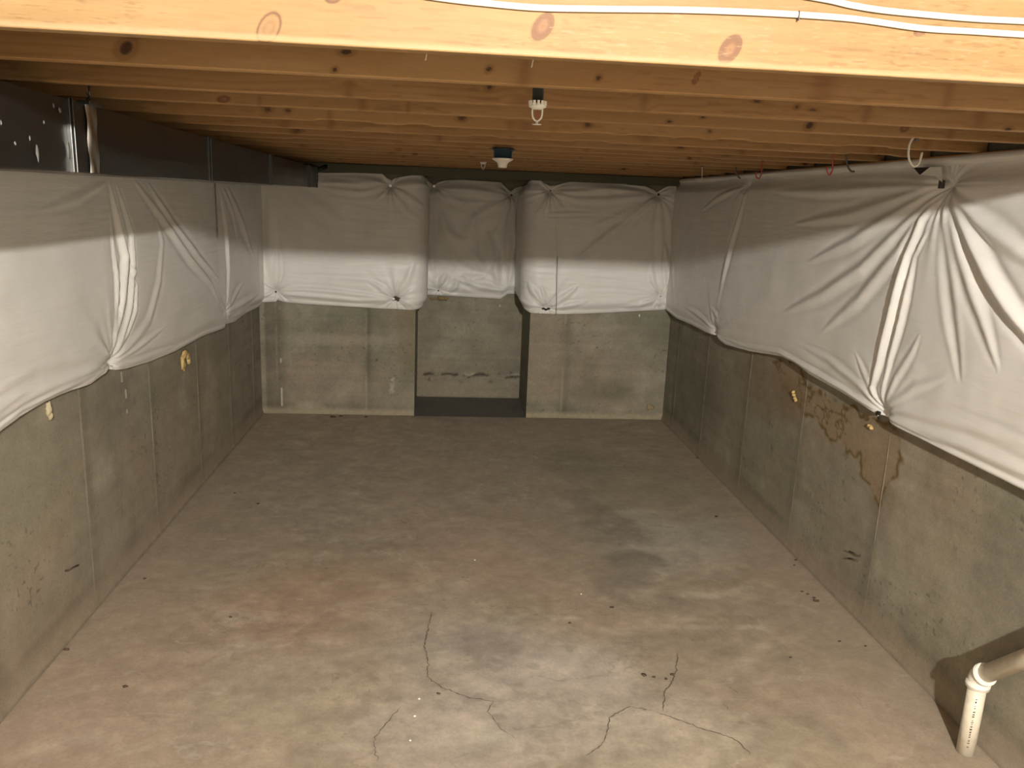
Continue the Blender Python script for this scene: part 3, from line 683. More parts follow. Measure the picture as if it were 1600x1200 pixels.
q = [onX(B-0.086, *w_) for w_ in ((1453, 261), (1470, 261), (1471, 284), (1462, 276), (1438, 273))]
mb = MB(); v2 = [w_+np.array([0.004, 0, 0]) for w_ in q]
mb.add(q+v2, [(0, 1, 2, 3, 4), (9, 8, 7, 6, 5)]+[(i, i+5, (i+1) % 5+5, (i+1) % 5) for i in range(5)]); mb.build('torn_flap', M_blanket, blR)

# --- left wall
XLs = -(A-T_S)
def lp(*pp): return [tuple(onX(XLs, *p)[1:]) for p in pp]
posL = lambda S, off: (-A+off, S, 1, 0)
ye = lp((354, 500))[0][0]
sL = np.concatenate([np.linspace(-1.5, 2.1, 30), ysample(2.15, ye, 440)])
botL = [(-1.5, 1.09), (2.2, 1.07)]+lp((0, 683), (40, 652), (80, 628), (120, 610), (150, 600), (165, 588), (182, 576), (190, 578), (205, 576), (240, 566), (280, 549), (320, 526), (352, 514))
topL = [(-1.5, 2.25), (ye, 2.25)]
fL = [
    (lp((169, 278), (188, 366), (197, 401), (192, 470), (184, 524), (181, 562)), 0.040, 0.034),
    (lp((180, 282), (206, 366), (209, 412), (205, 478), (192, 531), (183, 560)), 0.030, 0.028),
    (lp((172, 330), (177, 380), (183, 432), (184, 489), (180, 550)), 0.022, 0.022),
    (lp((200, 400), (215, 447), (213, 485), (199, 524), (185, 560)), 0.020, 0.022),
    (lp((207, 280), (268, 359), (299, 405), (330, 443), (346, 480)), 0.022, 0.040),
    (lp((226, 280), (276, 355), (318, 409), (345, 440)), 0.018, 0.034),
    (lp((235, 300), (255, 380), (250, 440), (235, 500), (200, 548), (186, 565)), 0.010, 0.04),
    (lp((340, 290), (350, 355), (352, 424), (351, 485)), 0.02, 0.03),
    (lp((0, 655), (60, 618), (110, 598), (165, 572)), 0.014, 0.035),
    (lp((0, 672), (40, 640), (100, 610), (170, 578)), 0.010, 0.018),
    (lp((-40, 640), (60, 590), (170, 560)), -0.010, 0.04),
    (lp((188, 565), (215, 545), (260, 510)), 0.012, 0.02),
    (lp((190, 570), (230, 560), (280, 540)), 0.010, 0.02),
    (lp((170, 282), (120, 310), (60, 330)), 0.008, 0.03),
]
pinsL = [tuple(lp((182, 566))[0])+(1.3,), (1.2, 1.2)]
blL = blanket('insulation_blanket', sL, posL, botL, topL, T_S, fL, pinsL, 33, nv=240, und=0.010, flip=True, fw=0.55, fa=0.6, hemk=0.6)
tag(blL, 'long white insulation blanket under the duct on the left-hand wall', 'insulation')
pin_part(blL, onX(-A+0.02, 181, 566), (1, 0, 0), 0.011, M_darkwire)
sL2 = ysample(lp((345, 500))[0][0], D-0.02, 130)
botL2 = lp((345, 512), (357, 508), (375, 502), (390, 490), (405, 482))+[(D, lp((405, 482))[0][1])]
fL2 = [
    (lp((342, 292), (352, 355), (356, 424), (355, 485)), 0.028, 0.030),
    (lp((353, 290), (370, 330), (383, 366), (395, 400)), 0.018, 0.05),
    (lp((346, 290), (362, 330), (372, 380)), 0.014, 0.04),
    (lp((356, 488), (372, 478), (404, 458)), 0.016, 0.03),
    (lp((356, 486), (368, 460), (380, 440)), 0.014, 0.03),
    (lp((358, 500), (380, 490), (405, 478)), 0.012, 0.03),
    (lp((405, 290), (403, 380), (406, 470)), -0.015, 0.06),
]
blL2 = blanket('insulation_blanket', sL2, posL, botL2, [(0, 2.25), (9, 2.25)], T_S+0.006, fL2, [tuple(lp((355, 491))[0])+(1.2,)], 35, nv=170, flip=True, fw=0.6, fa=0.6)
tag(blL2, 'short white insulation blanket overlapping in the far left corner', 'insulation')
pin_part(blL2, onX(-A+0.02, 355, 491), (1, 0, 0), 0.010, M_darkwire)

# --- rear blankets; s runs with X on the face and continues round the corner of the recess
TB = 0.075
def bp(*pp): return [tuple(onY(D-TB, *p)[[0, 2]]) for p in pp]
RC = 0.10
def posLC(S, off):
    e = XL+0.03-RC+0.0   # arc begins
    cx, cy = e, D+RC-0.0
    S = np.asarray(S, float)
    straight = S <= e; arcL = RC*math.pi/2*1.35
    a = np.clip((S-e)/arcL, 0, 1)*math.pi/2
    rr = RC+off
    x = np.where(straight, S, cx+rr*np.sin(a)); y = np.where(straight, D-off, cy-rr*np.cos(a))
    rest = np.maximum(S-e-arcL, 0); y = y+rest
    return x, y, 0, -1
endLC = XL+0.03-RC+RC*math.pi/2*1.35+(D2-D-RC-0.03)
sLC = np.concatenate([np.linspace(-A+0.01, XL+0.25, 300), np.linspace(XL+0.26, endLC, 40)])
botLC = bp((412, 473), (429, 472), (432, 469), (443, 473), (477, 476), (532, 479), (575, 482), (640, 485), (650, 485))+[(XL+0.12, 1.075), (endLC, 1.12)]
topLC = bp((412, 268), (510, 270), (560, 270), (597, 272), (605, 279), (611, 282), (618, 278), (640, 274), (655, 273))+[(XL+0.12, 2.30), (endLC, 2.27)]
fLC = [
    (bp((431, 457), (470, 452), (540, 458), (608, 465)), 0.012, 0.02),
    (bp((431, 459), (480, 462), (560, 470), (610, 468)), 0.012, 0.018),
    (bp((618, 462), (635, 440), (645, 410)), 0.012, 0.02), (bp((612, 464), (590, 445), (575, 440)), 0.012, 0.018), (bp((620, 470), (640, 478), (655, 485)), 0.008, 0.015),
    (bp((606, 290), (570, 288), (500, 285)), 0.010, 0.022), (bp((606, 294), (560, 300), (500, 292)), 0.012, 0.022), (bp((606, 286), (560, 279), (520, 275)), 0.009, 0.018),
    (bp((614, 292), (640, 310), (660, 325)), 0.010, 0.02), (bp((614, 294), (635, 330), (655, 345)), 0.008, 0.02), (bp((617, 288), (650, 285), (668, 290)), 0.008, 0.02),
    (bp((440, 295), (470, 330), (520, 375)), 0.010, 0.04), (bp((450, 292), (500, 325), (540, 350)), 0.008, 0.04), (bp((420, 300), (422, 380), (428, 450)), 0.018, 0.035), (bp((434, 380), (433, 420), (431, 452)), 0.014, 0.02),
]
blLC = blanket('insulation_blanket', sLC, posLC, botLC, topLC, TB, fLC, [tuple(bp((431, 456))[0])+(1,), tuple(bp((618, 467))[0])+(1.2,), tuple(bp((610, 290))[0])+(1,)], 41, nv=170, micro=0.0028, und=0.01, rad=0.012)
tag(blLC, 'white insulation blanket on back wall left of the recess, beside the duct end', 'insulation')
pin_part(blLC, onY(D-0.025, 610, 290), (0, -1, 0), 0.012); pin_part(blLC, onY(D-0.025, 431, 456), (0, -1, 0), 0.010, M_darkwire)
p = onY(D-0.03, 620, 467); mb = MB()
for k, (dx, dz) in enumerate(((-0.03, 0), (-0.01, 0.006), (0.012, -0.003), (0.035, 0.0), (0.02, -0.012))): mb.blob((p[0]+dx, p[1], p[2]+dz), (0.02, 0.014, 0.018), k)
mb.build('torn_hole', M_rust, blLC); pin_part(blLC, (p[0]-0.03, p[1]-0.015, p[2]+0.002), (0, -1, 0), 0.012)

def ap(*pp): return [tuple(onY(D2-TB, *p)[[0, 2]]) for p in pp]
sA = np.linspace(XL+0.0, XR, 220)
botA = ap((655, 461), (670, 461), (720, 464), (783, 468), (794, 460), (805, 460), (815, 460))
topA = ap((655, 279), (666, 278), (672, 286), (678, 290), (684, 285), (695, 282), (722, 281), (783, 285), (790, 292), (799, 300), (806, 294), (815, 291))
fA = [
    (ap((680, 295), (720, 302), (790, 308)), 0.012, 0.025), (ap((680, 298), (720, 315), (760, 315)), 0.012, 0.03), (ap((684, 292), (740, 296), (790, 304)), 0.010, 0.02),
    (ap((797, 308), (765, 325), (735, 345)), 0.012, 0.03), (ap((799, 310), (785, 350), (770, 370)), 0.012, 0.03), (ap((801, 312), (804, 380), (795, 450)), 0.018, 0.03),
    (ap((690, 330), (700, 370), (725, 405), (745, 420)), 0.028, 0.05), (ap((700, 360), (725, 380), (750, 412), (775, 430)), 0.026, 0.05),
    (ap((697, 425), (690, 440), (686, 455)), 0.024, 0.025), (ap((715, 435), (712, 448), (702, 458)), 0.02, 0.02), (ap((713, 436), (740, 445), (790, 455)), 0.022, 0.025),
    (ap((722, 428), (735, 438), (760, 430)), 0.018, 0.03), (ap((760, 360), (765, 400), (780, 440)), 0.018, 0.04), (ap((674, 300), (672, 380), (678, 440)), 0.014, 0.03), (ap((780, 390), (775, 420), (778, 455)), 0.016, 0.03),
    (ap((740, 330), (735, 370), (750, 390)), 0.016, 0.06),
]
blA = blanket('insulation_blanket', sA, lambda S, off: (S, D2-off, 0, -1), botA, topA, TB, fA, [tuple(ap((678, 291))[0])+(1,), tuple(ap((799, 305))[0])+(1,), tuple(ap((685, 454))[0])+(1.1,)], 51, nv=170, und=0.016, rad=0.012)
tag(blA, 'crumpled white insulation blanket on the rear face of the recess', 'insulation')
for q in ((678, 291), (799, 305)): pin_part(blA, onY(D2-0.03, *q), (0, -1, 0), 0.012, M_chrome if q[0] < 700 else M_darkwire)
pin_part(blA, onY(D2-0.03, 685, 454), (0, -1, 0), 0.010, M_darkwire)

def posRC(S, off):
    S = np.asarray(S, float); e = XR-0.03+RC; cx, cy = e, D+RC; arcL = RC*math.pi/2*1.35
    straight = S >= e; a = np.clip((e-S)/arcL, 0, 1)*math.pi/2; rr = RC+off
    x = np.where(straight, S, cx-rr*np.sin(a)); y = np.where(straight, D-off, cy-rr*np.cos(a))
    return x, y+np.maximum(e-S-arcL, 0), 0, -1
s0 = XR-0.03+RC-RC*math.pi/2*1.35-(D2-D-RC-0.09)
sRC = np.concatenate([np.linspace(s0, XR-0.16, 60), np.linspace(XR-0.15, B-0.06, 330)])
botRC = [(s0, 1.115), (s0+0.15, 1.10), (XR-0.10, 1.08), (XR-0.02, 1.06)]+bp((827, 490), (845, 491), (870, 492), (915, 491), (960, 489), (997, 487), (1039, 485), (1050, 482))
topRC = [(s0, 2.25), (XR-0.25, 2.27)]+bp((816, 284), (832, 281), (845, 282), (852, 287), (860, 291), (870, 290), (880, 287), (901, 283), (942, 281), (965, 284), (984, 289), (1010, 291), (1022, 296), (1029, 301), (1040, 294), (1052, 289))
fRC = [
    (bp((864, 297), (900, 300), (960, 297), (1022, 302)), 0.014, 0.020), (bp((864, 293), (910, 291), (970, 294), (1020, 299)), 0.012, 0.018), (bp((864, 301), (900, 312), (950, 312), (1018, 305)), 0.012, 0.024),
    (bp((1026, 307), (1000, 330), (960, 360), (900, 405)), 0.016, 0.026), (bp((1024, 308), (980, 335), (930, 352)), 0.010, 0.03), (bp((1030, 308), (1034, 370), (1033, 455)), 0.014, 0.03), (bp((1033, 306), (1045, 340), (1050, 400)), 0.012, 0.03),
    (bp((857, 302), (850, 325), (840, 335)), 0.012, 0.02), (bp((860, 302), (856, 330), (850, 335)), 0.008, 0.02), (bp((845, 335), (900, 333), (930, 334)), 0.006, 0.012),
    (bp((851, 480), (835, 455), (828, 440)), 0.014, 0.02), (bp((853, 480), (850, 460), (845, 445)), 0.012, 0.018), (bp((857, 482), (885, 462), (905, 445)), 0.010, 0.02), (bp((860, 484), (890, 478), (920, 470)), 0.010, 0.02),
    (bp((1030, 465), (1000, 478), (970, 480)), 0.010, 0.02), (bp((1031, 460), (1020, 440), (1018, 410)), 0.010, 0.02), (bp((1032, 466), (1031, 480)), 0.012, 0.02),
    (bp((869, 330), (871, 400), (869, 488)), -0.006, 0.006), (bp((1040, 380), (1044, 430), (1046, 470)), 0.018, 0.02),
]
blRC = blanket('insulation_blanket', sRC, posRC, botRC, topRC, TB, fRC, [tuple(bp((860, 298))[0])+(1,), tuple(bp((1029, 304))[0])+(1.1,), tuple(bp((853, 482))[0])+(1.1,), tuple(bp((1032, 463))[0])+(1,)], 61, nv=180, micro=0.0026, und=0.01, rad=0.012)
tag(blRC, 'white insulation blanket with a dark vertical seam, right of the recess', 'insulation')
pin_part(blRC, onY(D-0.025, 860, 298), (0, -1, 0), 0.009, M_darkwire); pin_part(blRC, onY(D-0.025, 1029, 304), (0, -1, 0), 0.012, M_darkwire); pin_part(blRC, onY(D-0.025, 1032, 463), (0, -1, 0), 0.011)
p = onY(D-0.035, 853, 483); mb = MB()
for k, (dx, dz) in enumerate(((-0.025, 0.004), (0, -0.004), (0.025, 0.004))): mb.blob((p[0]+dx, p[1], p[2]+dz), (0.018, 0.008, 0.009), k)
mb.build('torn_hole', M_dark, blRC)
pts = [onY(D-TB-0.012, x_, y_) for x_, y_ in ((871, 400), (870, 430), (869.5, 460), (869, 491))]
MB().tube(pts, 0.0022, 6).build('seam_line', M_darkwire, blRC)

# ------------------------------------------------------------------ duct
duct = empty('air_duct', (-1.1, 4.5, 2.24)); off0 = np.array([-1.1, 4.5, 2.24])
tag(duct, 'long dull grey sheet-metal air duct under the joists on the left', 'duct')
XD0, XD1 = -1.66, -1.1
yS = [-1.0, onX(XD1, 108, 200)[1], onX(XD1, 325, 250)[1], onX(XD1, 421, 270)[1], onX(XD1, 482, 280)[1], 7.13]
def zbt(y): return 2.125+0.0045*y, 2.352-0.0045*y
for i in range(5):
    y0, y1 = yS[i], yS[i+1]; n = 14; v = []; f = []
    ysx = np.linspace(y0, y1, n)
    for k, y in enumerate(ysx):
        b_, t_ = zbt(y); 
        bulge = 0.004*math.sin(math.pi*k/(n-1))*(1 if i % 2 else -1)
        ring = [(XD1, b_), (XD1+bulge, b_*0.66+t_*0.34), (XD1+bulge, b_*0.33+t_*0.67), (XD1, t_), (XD0, t_), (XD0, b_)]
        v += [(x_-off0[0], y-off0[1], z_-off0[2]) for x_, z_ in ring]
    for k in range(n-1):
        for q in range(6): f.append((k*6+q, k*6+(q+1) % 6, (k+1)*6+(q+1) % 6, (k+1)*6+q))
    f += [tuple(range(6))[::-1], tuple((n-1)*6+q for q in range(6))]
    MB().add(v, f, False).build('duct_section', M_duct, duct)
for i, y in enumerate(yS[1:]):
    b_, t_ = zbt(y); b_ -= off0[2]; t_ -= off0[2]; y_ = y-off0[1]
    w = [0.012, 0.020, 0.020, 0.030, 0.015][i]
    mb = MB(); mb.box(-0.002, 0.011, y_-w, y_-w+0.006, b_-0.003, t_+0.003); mb.box(-0.001, 0.006, y_-w+0.006, y_+w-0.006, b_-0.002, t_+0.002); mb.box(-0.002, 0.013, y_+w-0.006, y_+w, b_-0.003, t_+0.003)
    mb.build('cross_joint', M_duct, duct, bevel=0.0015)
# lower flange with a bright edge
for (pa, pb) in (((0, 0), (0.45, 0)), ((0.45, 0), (1, 0))):
    ya = -1.0+(3.2+1.0)*pa[0]; yb_ = -1.0+(3.2+1.0)*pb[0]
mb = MB(); ya, yb_ = -1.0, 3.25
v = []
for k in range(20):
    y = ya+(yb_-ya)*k/19; b_, _ = zbt(y); dz = 0.002*math.sin(k*1.7)
    v += [(0.0, y-off0[1], b_-off0[2]+0.001), (0.012, y-off0[1], b_-off0[2]-0.002+dz), (0.012, y-off0[1], b_-off0[2]-0.006+dz), (0.0, y-off0[1], b_-off0[2]-0.005)]
f = []
for k in range(19):
    for q in range(4): f.append((k*4+q, k*4+(q+1) % 4, (k+1)*4+(q+1) % 4, (k+1)*4+q))
f += [(3, 2, 1, 0), (76, 77, 78, 79)]
MB().add(v, f).build('bottom_flange', M_chrome, duct)['label'] = 'bright folded bottom edge of the duct'
# hanger strap: shiny, with bracket and hook above
ys_ = onX(XD1, 140, 205)[1]; b_, t_ = zbt(ys_)
strap = MB()
vs = []
for k in range(13):
    z_ = b_+(t_-b_)*k/12-off0[2]
    for q, (dy, dx) in enumerate(((-0.026, 0.004), (-0.018, 0.012), (-0.006, 0.006), (0.004, 0.013), (0.014, 0.007), (0.022, 0.014), (0.028, 0.003))):
        vs.append((dx+0.002*math.sin(k*0.9+q), ys_+dy-off0[1], z_))
fs = [(k*7+q, (k+1)*7+q, (k+1)*7+q+1, k*7+q+1) for k in range(12) for q in range(6)]
strap.add(vs, [t[::-1] for t in fs], True); st = strap.build('hanger_strap', M_chrome, duct); st['label'] = 'shiny crumpled metal hanger strap'
mb = MB().box(-0.01, 0.03, ys_-0.055-off0[1], ys_+0.04-off0[1], t_-off0[2]-0.004, t_-off0[2]+0.008); mb.build('hanger_bracket', M_duct, duct, bevel=0.002)
mb = MB().tube([(0.01, ys_-off0[1]-0.03+0.02*math.sin(a), t_-off0[2]+0.012+0.02*a/3) for a in np.linspace(0, 3, 9)], 0.0025, 6); mb.tube([(0.01, ys_-off0[1]-0.005, t_-off0[2]+0.005), (0.01, ys_-off0[1]-0.005, H+0.03-off0[2])], 0.003, 6); mb.build('hanger_hook', M_duct, duct)
# whitish zinc smears on the sheet
rnd = random.Random(5)
for (px, py, w_, h_) in ((163, 0, 0, 0),):
    pass
for (px, py, wp, hp) in ((57, 240, 4, 16), (22, 224, 3, 5), (45, 216, 2.5, 6), (92, 172, 4, 5), (105, 235, 4, 24), (67, 191, 2, 4), (82, 165, 2, 6), (0, 192, 2, 5)):
    p = onX(XD1+0.002, px, py); s_ = np.linalg.norm(p-CAM)/FPX; mb = MB(); v = []
    for k in range(10):
        th = 2*math.pi*k/10; rr = 0.7+0.6*rnd.random()
        v.append((p[0]+0.0025-off0[0], p[1]+wp*s_*0.9*rr*math.cos(th)-off0[1], p[2]+hp*s_*0.6*rr*math.sin(th)-off0[2]))
    v.append((p[0]+0.005-off0[0], p[1]-off0[1], p[2]-off0[2]))
    mb.add(v, [(k, (k+1) % 10, 10) for k in range(10)], True); mb.build('zinc_smear', M_ductw, duct)
# end elbow turning up into the joists
b_, t_ = zbt(7.1)
MB().box(XD0+0.05-off0[0], XD1-0.02-off0[0], 7.14-off0[1], 7.40-off0[1], b_+0.03-off0[2], t_+0.03-off0[2]).build('end_boot', M_black, duct, bevel=0.02)
p = onY(7.35, 511, 260); mb = MB().tube([p-off0+np.array([0, 0, -0.002]), p-off0+np.array([0, -0.02, 0])], 0.012, 10); mb.build('end_screw', M_chrome, duct)
MB().tube([(XD1-0.04-off0[0], 7.3-off0[1], t_-0.03-off0[2]), (p[0]-off0[0], 7.34-off0[1], p[2]-off0[2])], 0.022, 10).build('end_collar', M_black, duct)

# ------------------------------------------------------------------ cables on the near joist
def cable(name, label, px, sag=0):
    P = [onY(YJ-0.006, *q) for q in px]
    # smooth
    P = np.array(P); t = np.linspace(0, len(P)-1, 60); i = np.clip(t.astype(int), 0, len(P)-2); fr = t-i
    m = np.gradient(P, axis=0)
    h00 = 2*fr**3-3*fr**2+1; h10 = fr**3-2*fr**2+fr; h01 = -2*fr**3+3*fr**2; h11 = fr**3-fr**2
    Q = h00[:, None]*P[i]+h10[:, None]*m[i]+h01[:, None]*P[i+1]+h11[:, None]*m[i+1]
    mb = MB().tube(Q, 0.0063, 10, sq=(1, 0.5), up=(0, 0, 1)); o = mb.build(name, M_cable)
    return tag(o, label, 'cable', 'cables stapled to the near joist')
c1 = cable('electrical_cable', 'white flat electrical cable, lower and longer of two on the near joist', [(560, -22), (690, -3), (760, 5), (840, 12), (940, 14), (1050, 15), (1150, 18), (1250, 23), (1340, 30), (1440, 44), (1520, 49), (1600, 54), (1700, 60)])
c2 = cable('electrical_cable', 'white flat electrical cable, upper and shorter of two on the near joist', [(1200, -16), (1290, -1), (1330, 8), (1380, 16), (1450, 23), (1520, 29), (1600, 33), (1700, 38)])
p = onY(YJ-0.012, 1249, 24)
MB().box(p[0]-0.001, p[0]+0.001, YJ-0.0125, YJ, p[2]-0.009, p[2]+0.009).build('staple', M_darkwire, c1)

# ------------------------------------------------------------------ sprinkler heads
def sprinkler(Y, px, pyring, s, label):
    p = onY(Y, px, pyring); root = empty('sprinkler_head', p)
    tag(root, label, 'sprinkler', 'pendent sprinkler heads')
    MB().tube([(0, 0, 0.004*s), (0, 0, DECK-p[2]-0.003)], 0.0155*s, 20).build('drop_pipe', M_black, root)
    mb = MB().lathe([(0.0, 0.004), (0.018, 0.004), (0.0235, 0.0), (0.0235, -0.006), (0.015, -0.009), (0.011, -0.012), (0.0, -0.012)], (0, 0, 0))
    for k in range(12):
        a = 2*math.pi*k/12; c_, s__ = math.cos(a)*0.0215*s, math.sin(a)*0.0215*s
        mb.box(c_-0.0032, c_+0.0032, s__-0.0032, s__+0.0032, -0.001, 0.010)
    mb.build('escutcheon', M_porc, root)
    mb = MB().tube([(-0.0135, 0, -0.008), (-0.0138, 0, -0.022), (-0.012, 0, -0.032), (-0.006, 0, -0.040), (0, 0, -0.042), (0.006, 0, -0.040), (0.012, 0, -0.032), (0.0138, 0, -0.022), (0.0135, 0, -0.008)], 0.0024, 8)
    mb.build('yoke_arms', M_porc, root)
    MB().tube([(0, 0, -0.012), (0, 0, -0.038)], 0.0012, 6).build('heat_element', M_red, root)
    MB().tube([(0, 0, -0.042), (0, 0, -0.051)], 0.003, 8).build('stem', M_porc, root)
    mb = MB().lathe([(0.0, -0.049), (0.0125, -0.050), (0.0125, -0.0515), (0, -0.0515)], (0, 0, 0)); mb.build('deflector', M_porc, root)
    root.scale = (s, s, s) if False else (1, 1, 1)
    return root
sprinkler(2.28, 840, 164, 1.0, 'sprinkler head with black drop pipe and white yoke hanging mid ceiling')
sprinkler(6.3, 755, 254, 1.0, 'tiny far sprinkler head just left of the blue ceiling box')

# ------------------------------------------------------------------ lampholder
yb = YJ+SP*7+0.019; p = onY(yb, 786, 234)
root = empty('ceiling_lampholder', (p[0], yb, H-0.006)); tag(root, 'empty white porcelain lampholder on a dark blue ceiling box', 'light fixture')
MB().lathe([(0, 0.004), (0.062, 0.004), (0.062, -0.004), (0.052, -0.006), (0.050, -0.048), (0, -0.048)], (0, 0, 0), n=28).build('ceiling_box', M_blue, root)
MB().box(-0.075, 0.075, -0.012, 0.012, -0.002, 0.003).build('mounting_strap', M_darkwire, root)
MB().lathe([(0, -0.046), (0.056, -0.047), (0.058, -0.053), (0.050, -0.058), (0.034, -0.066), (0.026, -0.078), (0.024, -0.094), (0.020, -0.097), (0.017, -0.094), (0.016, -0.070), (0, -0.068)], (0, 0, 0), n=32).build('lampholder', M_porc, root)

# ------------------------------------------------------------------ wire hooks
def hook(Y, px, mat, r, label, name='ceiling_hook'):
    P = [onY(Y, *q) for q in px]; P = [np.array(q) for q in P]
    P[0][2] = H-0.004
    Q = []
    for i in range(len(P)-1):
        for k in range(5): Q.append(P[i]*(1-k/5)+P[i+1]*k/5)
    Q.append(P[-1]); Q = np.array(Q)
    for _ in range(2): Q[1:-1] = (Q[:-2]+2*Q[1:-1]+Q[2:])/4
    o = MB().tube(Q, r, 8).build(name, mat); tag(o, label, 'hook')
    p = P[0]; c_ = MB().tube([(p[0], p[1], H-0.010), (p[0], p[1], H+0.012)], r*1.7, 8); c_.build('threaded_shank', M_darkwire, o)
    return o
Yk = lambda k: YJ+SP*k+0.019
hook(Yk(3), [(1435, 199), (1431, 208), (1421, 224), (1419, 240), (1421, 252), (1428, 261), (1436, 256), (1441, 238)], M_white_wire, 0.0042, 'large pale wire hook hanging from a joist above the right wall blanket')
hook(Yk(5), [(1304, 228), (1302, 245), (1301, 256), (1301, 266), (1296, 275), (1292, 268), (1292, 260)], M_red, 0.0035, 'red wire hook, the nearer of two above the right blanket')
hook(Yk(7), [(1192, 247), (1190, 262), (1190, 272), (1186, 280), (1181, 276), (1182, 268)], M_red, 0.0035, 'red wire hook, the farther of two above the right blanket')
hook(Yk(5), [(1322, 238), (1323, 252), (1325, 262), (1330, 268), (1335, 268)], M_darkwire, 0.0045, 'dark grey hook just beside the nearer red hook')
hook(Yk(9), [(1097, 262), (1097, 270), (1097, 280)], M_white_wire, 0.0025, 'thin pale wire stub near the far right corner of the ceiling')
hook(Yk(9), [(1150, 262), (1150, 270), (1153, 276), (1157, 279)], M_darkwire, 0.004, 'small dark hook above the far end of the right blanket')
# white drips / nails poking down below the bright joist
for (px, py, lab) in ((668, 88, 'left of the sprinkler, below the bright near joist'), (834, 99, 'just above the sprinkler pipe')):
    p = onY(YJ+0.10, px, py); 
    o = MB().tube([(p[0], p[1], DECK), (p[0], p[1], p[2]+0.015), (p[0]-0.002, p[1], p[2]+0.004), (p[0]-0.004, p[1]+0.002, p[2]-0.008)], 0.0012, 6).build('hanging_wire_end', M_cable); tag(o, 'small white wire end hanging '+lab, 'wire')

# ------------------------------------------------------------------ drain pipe
XP = B-0.095
pe = onX(XP, 1530, 1058); pb_ = onX(XP, 1503, 1200)
root = empty('drain_pipe', (XP, pe[1], 0)); tag(root, 'white plastic drain pipe with an angled elbow by the right wall', 'pipe')
RP = 0.0335
zE = pe[2]-0.02
pL = lambda dy, z: (0, dy, z)
MB().tube([(0, 0, 0.002), (0, 0, zE-0.01)], RP, 28).build('lower_pipe', M_pvc, root)
dirv = np.array([0.0, -0.7071, 0.7071])
# 45 degree elbow
E0 = np.array([0, 0, zE]); pts = []
Rb = 0.055
for k in range(9):
    a = math.radians(45)*k/8; pts.append(E0+np.array([0, -Rb*(1-math.cos(a)), Rb*math.sin(a)]))
pe_end = pts[-1]
el = MB().tube(pts, 0.0395, 28).build('elbow', M_pvcfit, root)
def collar(c, d):
    MB().tube([c-d*0.020, c-d*0.018, c+d*0.004, c+d*0.008], [0.039, 0.0440, 0.0440, 0.0395], 28).build('collar', M_pvcfit, el)
    MB().tube([c-d*0.012, c+d*0.000], [0.0448, 0.0448], 28).build('collar_rim', M_pvcfit, el)
collar(E0+np.array([0, 0, -0.004]), np.array([0, 0, 1.0])); collar(pe_end+dirv*0.004, -dirv)
MB().tube([pe_end+dirv*0.01, pe_end+dirv*0.78], RP, 28).build('upper_pipe', M_pvc, root)
# faint printed code running down the pipe
mb = MB(); rnd = random.Random(3)
va = math.atan2(CAM[1]-pe[1], CAM[0]-XP)+0.15
z_ = zE-0.06
while z_ > 0.03:
    L = rnd.uniform(0.003, 0.008); w_ = rnd.uniform(0.05, 0.13); v = []
    for (aa, zz) in ((va-w_, z_), (va+w_, z_+0.002), (va+w_, z_-L+0.002), (va-w_, z_-L)):
        v.append((math.cos(aa)*(RP+0.0006), math.sin(aa)*(RP+0.0006), zz))
    mb.add(v, [(0, 1, 2, 3)]); z_ -= L+rnd.choice((0.004, 0.006, 0.012))
mb.build('printed_code', M_ink, root)

# ------------------------------------------------------------------ small residue on the walls
def residue(p, nrm, blobs, name, label, mat):
    mb = MB()
    for k, (da, dz, ra, rz) in enumerate(blobs):
        if abs(nrm[0]) > 0.5: mb.blob((p[0], p[1]+da, p[2]+dz), (0.012, ra, rz), k, amp=0.5)
        else: mb.blob((p[0]+da, p[1], p[2]+dz), (ra, 0.012, rz), k, amp=0.5)
    o = mb.build(name, mat); tag(o, label, 'residue'); return o
residue(onX(-A+0.012, 288, 560), (1, 0), [(0, 0.02, 0.05, 0.03), (-0.04, -0.02, 0.025, 0.045), (-0.02, -0.05, 0.03, 0.035), (0.07, 0.0, 0.03, 0.02), (0.03, 0.03, 0.05, 0.018), (0.09, -0.03, 0.02, 0.03)], 'foam_lump', 'yellow foam lump under the blanket on the left wall, farther and larger one', M_foam)
residue(onX(-A+0.008, 76, 643), (1, 0), [(0, 0.01, 0.018, 0.03), (0.01, -0.02, 0.012, 0.02)], 'foam_lump', 'small pale foam lump under the blanket at the near left wall', plain('pale_foam', (0.42, 0.36, 0.24), 0.9, noise=0.2))
residue(onX(B-0.008, 1242, 622), (-1, 0), [(0, 0, 0.018, 0.010), (0.022, 0.014, 0.012, 0.009), (-0.016, -0.012, 0.010, 0.008), (0.03, 0.032, 0.008, 0.010)], 'foam_lump', 'glossy yellow foam drip at the left end of the brown wall stain', M_foam)
residue(onX(B-0.008, 1361, 668), (-1, 0), [(0, 0, 0.016, 0.010), (0.02, 0.004, 0.012, 0.008)], 'foam_lump', 'yellow foam speck below the torn blanket fixing on the right wall', M_foam)
residue(onY(D2-0.01, 685, 467), (0, 1), [(-0.05, 0, 0.05, 0.012), (0.03, 0.005, 0.04, 0.02), (0.08, 0.0, 0.02, 0.015)], 'foam_lump', 'brown foam smear under the blanket at the back of the recess', plain('brown_foam', (0.24, 0.17, 0.07), 0.8, noise=0.3))
residue(onY(D-0.008, 1015, 636), (0, 1), [(0, 0, 0.035, 0.030), (0.03, -0.01, 0.02, 0.016)], 'mortar_plug', 'round rusty mortar plug low on the right column', plain('mortar', (0.30, 0.24, 0.14), 0.9, noise=0.5, nscale=90))
residue(onY(D-0.004, 999, 493), (0, 1), [(0, 0, 0.008, 0.014)], 'mortar_plug', 'small white plug under the right end of the back wall blanket', M_porc)
